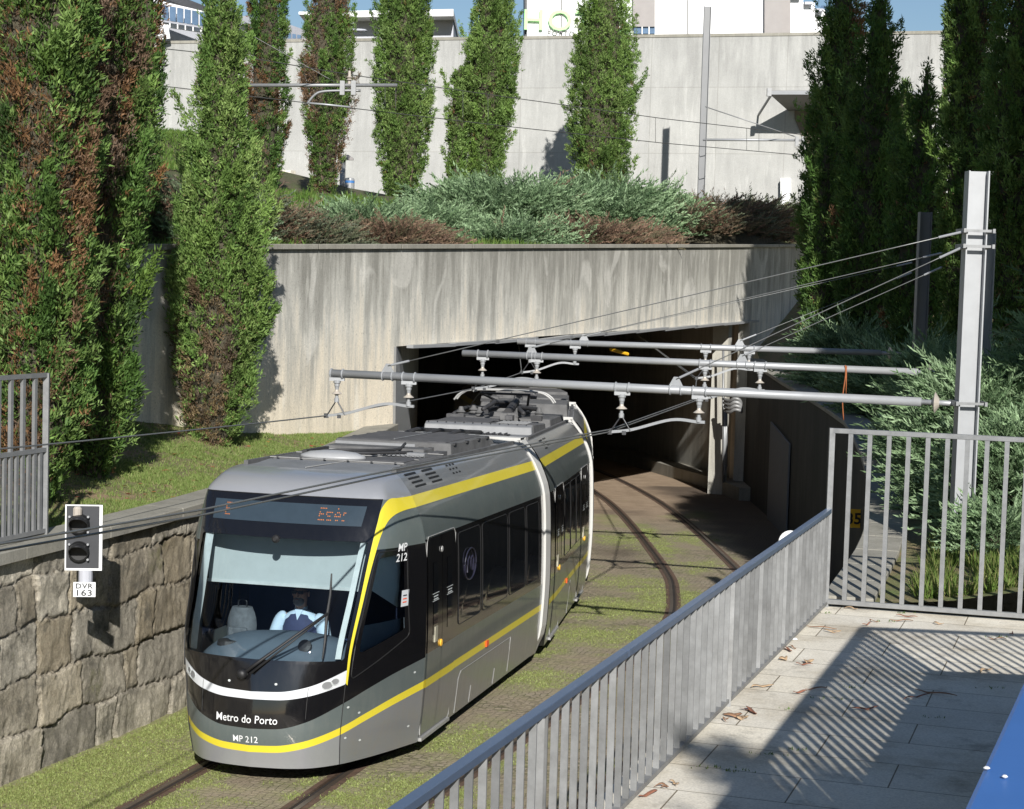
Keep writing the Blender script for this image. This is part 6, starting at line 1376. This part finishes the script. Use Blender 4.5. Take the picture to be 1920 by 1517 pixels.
def stay(a, b, label, r_=.007):
    o = wire([a, b], label, r_, M['wire_grey'], 'stay_wire', 'stay wire'); a, b = Vector(a), Vector(b); d = (a-b).normalized()
    mb = MB(); mb.tube([b+d*.05, b+d*.32], .016, 8); mb.build('turnbuckle', M['alu'], o, world=False); mb = MB(); mb.tube([a-d*.02, a-d*.30], .016, 8); mb.build('turnbuckle', M['alu'], o, world=False); return o
stay(atD(1808, 434, 21.4), br1[0], 'upper stay wire from the foreground mast to the far left end of the nearest crossarm')
stay(atD(1806, 463, 21.4), br1[1], 'lower stay wire from the foreground mast to the middle of the nearest crossarm')
s2 = atD(1768, 474, 27.2); s2b = atD(1768, 500, 27.2)
stay(s2, br2[0], 'long stay wire from the hidden mast to the left end of the middle crossarm'); stay(s2b, br2[1], 'short stay wire from the hidden mast to the right half of the middle crossarm')
s3 = atD(1712, 492, 33); stay(s3, br3[0], 'long stay wire from the thin dark mast to the left end of the farthest crossarm', .006); stay(s3-Vector((0, 0, .18)), br3[1], 'short stay wire from the thin dark mast to the right half of the farthest crossarm', .006)
g1, g2, g3 = Vector(ca1['c0']), Vector(ca2['c0']), Vector(ca3['c0']); k1, k2, k3 = Vector(ca1['c1']), Vector(ca2['c1']), Vector(ca3['c1'])
for c_ in (ca1, ca2, ca3):
    for q in ('c0', 'c1'): del c_[q]
for m_ in [m_1, m_2, m_3, m_4, m_5]: pass
e1 = atD(-120, 853, 15.4); wire([e1, g1, g2, g3, Vector((.1, 47, 3.75)), Vector((-1, 57, 3.6))], 'contact wire over the tram track crossing the left bank', .009, sag=.01)
e2 = atD(-120, 1040, 10.3); e3 = atD(-120, 1053, 10.4)
wire([e2, atD(372, 957, 14.1), atD(760, 876, 17.6), k1+Vector((0, 0, .03)), k2, k3, Vector((3.4, 50, 3.8))], 'upper of the twin contact wires passing in front of the tram cab', .009)
wire([e3, atD(372, 967, 14.15), atD(760, 884, 17.7), k1, k2-Vector((0, 0, .03)), k3-Vector((0, 0, .03)), Vector((3.45, 50, 3.75))], 'lower of the twin contact wires passing in front of the tram cab', .009)
# far catenary
fa = wthing('far_bracket_arm', 'grey bracket arm with a curved steady rod between the brown and green cypresses', 'bracket arm', (b5.x, 55, 12), None)
def F(x, y, D=55): return atD(x, y, D)
tube_obj('tube', [F(428, 160), F(745, 160)], .055, M['steel'], fa, 10); tube_obj('rod', smoothline([F(676, 170, 54.8), F(640, 170, 54.8), F(603, 172, 54.8), F(588, 180, 54.8), F(576, 195, 54.8)], 5), .04, M['steel'], fa, 8); tube_obj('steady_arm', [F(576, 193, 54.8), F(610, 196, 54.8), F(657, 201, 54.8)], .03, M['alu'], fa, 8)
for x_ in (642, 663): mb = MB(); mb.box((F(x_, 165, 54.7)), (.14, .14, .42)); mb.build('clamp', M['steel'], fa)
mb = MB(); mb.lathe([(.05, 0), (.05, .1), (.11, .12), (.05, .16), (.11, .2), (.05, .24), (.04, .4)], F(655, 158), 12); mb.build('insulator', M['insul'], fa)
fb = wthing('far_bracket_arm', 'thin bracket arm reaching right from the tall mast before the far wall', 'bracket arm', (6.6, 66, 10)); 
tube_obj('tube', [F(1318, 262, 66), F(1505, 263, 66)], .045, M['alu'], fb, 8); tube_obj('stay', [F(1322, 200, 66), F(1490, 256, 66)], .02, M['steel'], fb, 6)
for x_ in (1494, 1506): mb = MB(); mb.box(F(x_, 265, 65.9), (.12, .12, .35)); mb.build('clamp', M['steel'], fb)
wire([F(120, 135, 50), F(250, 155, 52), F(576, 193, 54.8), F(950, 237, 59), F(1240, 268, 63), F(1502, 291, 66), F(1700, 305, 69)], 'far contact wire running past the row of cypresses', .014, M['copper'])
wire([F(180, 78, 50), F(465, 108, 53), F(655, 140, 55), F(950, 182, 59), F(1240, 222, 63), F(1500, 252, 66), F(1700, 262, 69)], 'far messenger wire above the far contact wire', .014, M['copper'])
wire([F(425, 40, 55), F(635, 158, 55)], 'sloping stay of the far bracket arm left of the columnar cypress', .014, M['copper'])
DL = {722: 'dropper just left of the tip of the far bracket arm', 742: 'dropper at the tip of the far bracket arm', 868: 'dropper in front of the left half of the cypress above the portal', 915: 'dropper in front of the middle of the cypress above the portal', 1229: 'dropper left of the tall mast before the far wall', 1400: 'left dropper between the tall mast and the entrance canopy', 1423: 'right dropper between the tall mast and the entrance canopy'}
for x_, ya, yb, D in ((722, 152, 206, 56), (742, 154, 210, 56.2), (868, 171, 226, 58), (915, 177, 232, 58.6), (1229, 221, 266, 62.8), (1400, 240, 281, 65), (1423, 243, 283, 65.3)):
    o = wire([F(x_, ya, D), F(x_, yb, D)], DL[x_], .008, M['copper'], 'dropper', 'dropper'); o['group'] = 'droppers of the far catenary'
# rusty cord
p = at2(1583); mb = MB(); mb.tube(smoothline([p+Vector((0, -.06, .06)), p+Vector((.01, -.06, -.1)), p+Vector((-.02, -.06, -.45)), p+Vector((.01, -.05, -.78))], 5), .010, 6); mb.tube([p+Vector((.02, -.06, .05)), p+Vector((.03, -.06, -.42))], .008, 6); o = mb.build('rusty_cord', M['rust'], smooth=True); tag(o, 'rust-coloured cord hanging from the middle crossarm', 'cord')
# ================================================================ SIGNAL
SD = 18.2; c = atD(157, 1008, SD); sg_ = wthing('signal', 'two-lamp black railway signal with white-edged board mounted before the stone wall', 'signal', tuple(c))
ax = Vector((1, .12, 0)).normalized(); az = Vector((.0, 0, 1)); ay = Vector((.12, -1, 0)).normalized()
def SG(x, y, z): return c+ax*x+az*z-ay*y
W_, H_ = .185, .335
mb = MB(); mb.prism([SG(-W_, 0, -H_), SG(W_, 0, -H_), SG(W_, 0, H_), SG(-W_, 0, H_)], -ay*.02); mb.build('backboard', simple('signal_board', (.035, .037, .042), .6), sg_)
mb = MB()
o1 = [(-W_-.004, -H_-.004), (W_+.004, -H_-.004), (W_+.004, H_+.004), (-W_-.004, H_+.004)]; k = .022
for (x0, z0, x1, z1) in ((-W_, -H_, W_, -H_+k), (-W_, H_-k*.6, W_, H_), (-W_, -H_+k, -W_+k*.6, H_-k*.6), (W_-k*1.4, -H_+k, W_, H_-k*.6)):
    mb.prism([SG(x0, -.003, z0), SG(x1, -.003, z0), SG(x1, -.003, z1), SG(x0, -.003, z1)], ay*.004)
mb.build('white_border', M['white'], sg_)
RM = Matrix((ax, -az, ay)).transposed()      # local z looks to the camera
for zc in (.14, -.14):
    q = SG(-.045, -.0, zc); mb = MB(); mb.lathe([(.105, 0), (.105, .05), (.09, .06), (.088, .02), (.02, .015)], q, 20, RM); l_ = mb.build('lamp', M['black'], sg_)
    mb = MB(); rows = []
    for j in range(2):
        dpt = .05+.20*j; rows.append([q+ay*(dpt*(1 if j == 0 else (.35+.65*max(0, math.sin(a_)))))+(ax*math.cos(a_)+az*math.sin(a_))*(.105-.012*j)-az*.01*j for a_ in np.linspace(-.5, math.pi+.5, 19)])
    mb.grid(rows); h_ = mb.build('visor', M['black'], l_, world=False, smooth=True)
    s_ = h_.modifiers.new('t', 'SOLIDIFY'); s_.thickness = .006
    for a_ in (.7, -.7, 2.44): p = q+(ax*math.cos(a_)+az*math.sin(a_))*.12+ay*.03; mb = MB(); mb.lathe([(.012, 0), (.012, .03)], p, 8, RM); mb.build('bolt', M['alu'], l_, world=False)
mb = MB(); mb.lathe([(.045, -.07), (.045, 0), (.03, .02)], SG(-.06, -.05, .30), 10); mb.build('small_lamp', M['insul'], sg_)
mb = MB(); mb.lathe([(.07, -.46), (.07, -.335)], SG(.02, .03, 0), 14); mb.build('neck', M['facade_grey'], sg_)
mb = MB(); mb.tube([SG(.02, .03, -.40), SG(.02, .30, -.48), SG(.0, .75, -.52)], .04, 8); mb.build('wall_bracket', M['dark_metal'], sg_)
lc = SG(.02, -.06, -.52); mb = MB(); mb.prism([lc-ax*.11-az*.075, lc+ax*.11-az*.075, lc+ax*.11+az*.075, lc-ax*.11+az*.075], -ay*.008); pl = mb.build('number_plate', M['white'], sg_)
for txt, dz, sz, sx in (('DVR', .012, .072, 1.15), ('163', -.062, .085, 1.3)):
    put_text('lettering', txt, sz, lambda x, y, z, dz=dz: lc+ax*x+az*(y+dz)+ay*.004, M['dark_metal'], pl, 0, 1.1, .0015, world=False, sx=sx)
# yellow number sign on the right wall
c = atD(1600, 972, 30.0); ys = MB(); ys.box(c, (.23, .015, .31)); ysn = ys.build('number_sign', M['yellow_sign']); tag(ysn, 'yellow square sign with black number 35 on the shaded wall behind the fence bars', 'sign')
put_text('lettering', '35', .26, lambda x, y, z: Vector((c.x+x+.005, c.y-.014, c.z-.09+y)), M['black'], ysn, 0, 1., .006, world=False)
# round white board on a post behind the railing
c = atD(1482, 1017, 25.5); rd = wthing('round_signal', 'white round disc just showing above the diagonal railing', 'signal', (c.x, c.y, G(c.y)))
mb = MB(); mb.lathe([(.16, -.012), (.17, 0), (.16, .012)], c, 24, Matrix.Rotation(R(88), 3, 'X')); mb.build('disc', M['white'], rd); tube_obj('post', [(c.x, c.y+.03, G(c.y)), (c.x, c.y+.03, c.z-.1)], .03, M['steel'], rd)
# cables at the right jamb
cb = wthing('cable_bundle', 'grey cables and conduits running down the right jamb of the tunnel', 'cables', tuple(atD(1370, 760, 52)))
for k in range(4): tube_obj('cable', smoothline([atD(1357+k, 748+k*7, 52.2), atD(1368, 752+k*7, 51.8), atD(1378, 747+k*7, 51.6), atD(1388, 752+k*6, 51.6), atD(1390, 772, 51.7)], 4), .05, M['cable_grey'] if 'cable_grey' in M else M['bar_grey'], cb)
for k in range(3): tube_obj('conduit', [atD(1356+k*3, 650 if k == 0 else 770, 52.6), atD(1356+k*3, 905-15*k, 52.6)], .035, M['alu'] if k == 1 else M['steel'], cb)
# litter bin and post on the upper path
pb = atD(641, 385, 70); tube_p = wthing('sign_post', 'slim pale post with small round hood beside the litter bin', 'post', tuple(pb))
tube_obj('pole', [atD(641, 392, 70), atD(643, 297, 70)], .11, M['alu'], tube_p, 12); mb = MB(); mb.lathe([(.3, 0), (.28, .08), (.08, .2)], atD(649, 300, 69.9), 16, Matrix.Diagonal((1, .6, 1)).to_3x3()); mb.build('hood', M['facade_shade'], tube_p)
bn = wthing('litter_bin', 'silver cylindrical litter bin with a blue band beside the slim post', 'litter bin', tuple(atD(655, 374, 69.5)))
c = atD(655, 373, 69.5); mb = MB(); mb.lathe([(.17, 0), (.185, .05), (.185, .72), (.17, .78), (.10, .80)], c, 20); mb.build('drum', M['alu'], bn, smooth=False); mb = MB(); mb.lathe([(.188, .60), (.188, .69)], c, 20); mb.build('blue_band', simple('blue_band', (.05, .18, .45), .5), bn)
# ================================================================ LITTER ON THE WALKWAY
BRK = [simple('bark_strip', (.27, .15, .085), .85, 0, .3, 20, .4), simple('bark_strip_pale', (.40, .28, .17), .85, 0, .3, 20, .4), simple('bark_strip_red', (.24, .10, .06), .85, 0, .3, 20, .4)]
rb = random.Random(4)
SPOTS = [(1240, 1478, 'forked reddish bark strip lowest beside the low railing'), (1262, 1473, 'thin bark curl crossing the lowest forked strip'), (1215, 1490, 'short bark scrap at the foot of the railing near the bottom edge'), (1375, 1343, 'pale broad bark sheet beside the railing halfway up'), (1392, 1348, 'small pale bark flake on the broad bark sheet'), (1410, 1335, 'reddish thin bark strip right of the broad pale sheet'), (1365, 1352, 'curled pale bark piece against the railing foot'),
         (1430, 1290, 'reddish narrow bark strip lying alone above the pale sheet'), (1500, 1300, 'long straight bark strip pointing at the shadow apex'), (1530, 1292, 'thin twig continuing the long straight strip'), (1468, 1236, 'dark red bark clump beside the railing'), (1478, 1220, 'brown bark curl above the dark red clump'), (1490, 1215, 'small dark bark flake next to the railing'), (1520, 1243, 'small forked bark strip right of the dark red clump'), (1508, 1248, 'little bark chip below the small forked strip'),
         (1540, 1178, 'long thin bark strip near the fence corner'), (1560, 1185, 'forked bark piece near the fence corner'), (1625, 1172, 'brown bark strip in front of the tall fence'), (1640, 1166, 'tiny bark scrap right below the tall fence bars'), (1595, 1143, 'small dark bark chip at the fence bottom rail'), (1700, 1158, 'flat bark strip before the middle of the tall fence'), (1690, 1165, 'thin bark sliver before the middle of the tall fence'), (1760, 1170, 'bark scrap near the right fence bars'), (1895, 1190, 'brown bark scrap at the right edge by the fence'), (1870, 1200, 'thin bark scrap near the right edge above the shadow'), (1850, 1260, 'dark bark strip lying in the bar shadows at the right'),
         (1720, 1310, 'long dark twig lying across the shaded slabs'), (1755, 1302, 'pale twig next to the long dark one in the shade'), (1460, 1185, 'little white chip of litter by the railing'), (1620, 1330, 'thin bark sliver between bar shadows')]
for i, (x, y, lab) in enumerate(SPOTS):
    if i % 30 == 28:
        p = atZ(1489, 1200, WZ); mb = MB(); mb.lathe([(.01, 0), (.035, .006), (.02, .02)], p, 9); o = mb.build('paper_scrap', M['white']); tag(o, 'white paper scrap lying at the foot of the low railing', 'litter'); continue
    p = atZ(x, y, WZ+.004); a_ = rb.uniform(-1.2, 1.2)+.3; L_ = rb.uniform(.08, .24)*(1.4 if 'long' in lab else .8 if ('small' in lab or 'tiny' in lab or 'little' in lab) else 1); n = 7; mb = MB(); rows = []
    wd_ = rb.uniform(.005, .010)*(2.4 if 'broad' in lab or 'clump' in lab else 1)
    for k in range(n+1):
        t_ = k/n; s_ = (t_-.5)*L_; bend = .04*math.sin(t_*3+i); q = p+Vector((math.cos(a_)*s_-math.sin(a_)*bend, math.sin(a_)*s_+math.cos(a_)*bend, .004+.018*abs(math.sin(t_*4+i)))); w2 = wd_*(1-abs(2*t_-1)**3)+.002; nn = Vector((-math.sin(a_), math.cos(a_), .35))
        rows.append([q-nn*w2, q-Vector((0, 0, .002)), q+nn*w2])
    mb.grid(rows)
    if 'fork' in lab or 'clump' in lab or 'broad' in lab:
        q = p; a2 = a_+1.0; mb.grid([[q+Vector((math.cos(a2)*s_, math.sin(a2)*s_, .012))+Vector((-math.sin(a2), math.cos(a2), .3))*w_*wd_*.7 for w_ in (-1, 0, 1)] for s_ in np.linspace(0, L_*.5, 4)])
    o = mb.build('bark_strip', BRK[i % 3], smooth=True); so_ = o.modifiers.new('t', 'SOLIDIFY'); so_.thickness = .003; tag(o, lab, 'bark strip', 'fallen bark strips on the walkway')
# weeds in the paving joints
def weeds():
    pts = []
    for (x, y) in ((1545, 1150), (1690, 1150), (1450, 1415), (1340, 1440), (1385, 1445), (1650, 1165), (1850, 1290), (1872, 1195), (1600, 1290), (1560, 1310), (1470, 1330), (1500, 1405), (1745, 1345)):
        p = atZ(x, y, WZ)
        for k in range(7): pts.append((p.x+rb.gauss(0, .06), p.y+rb.gauss(0, .02), WZ))
    grass('joint_weeds', pts, 'tiny weeds in the joints of the paved walkway', 91, L=.03, W=.004, nb=4, sp=.01)
weeds()
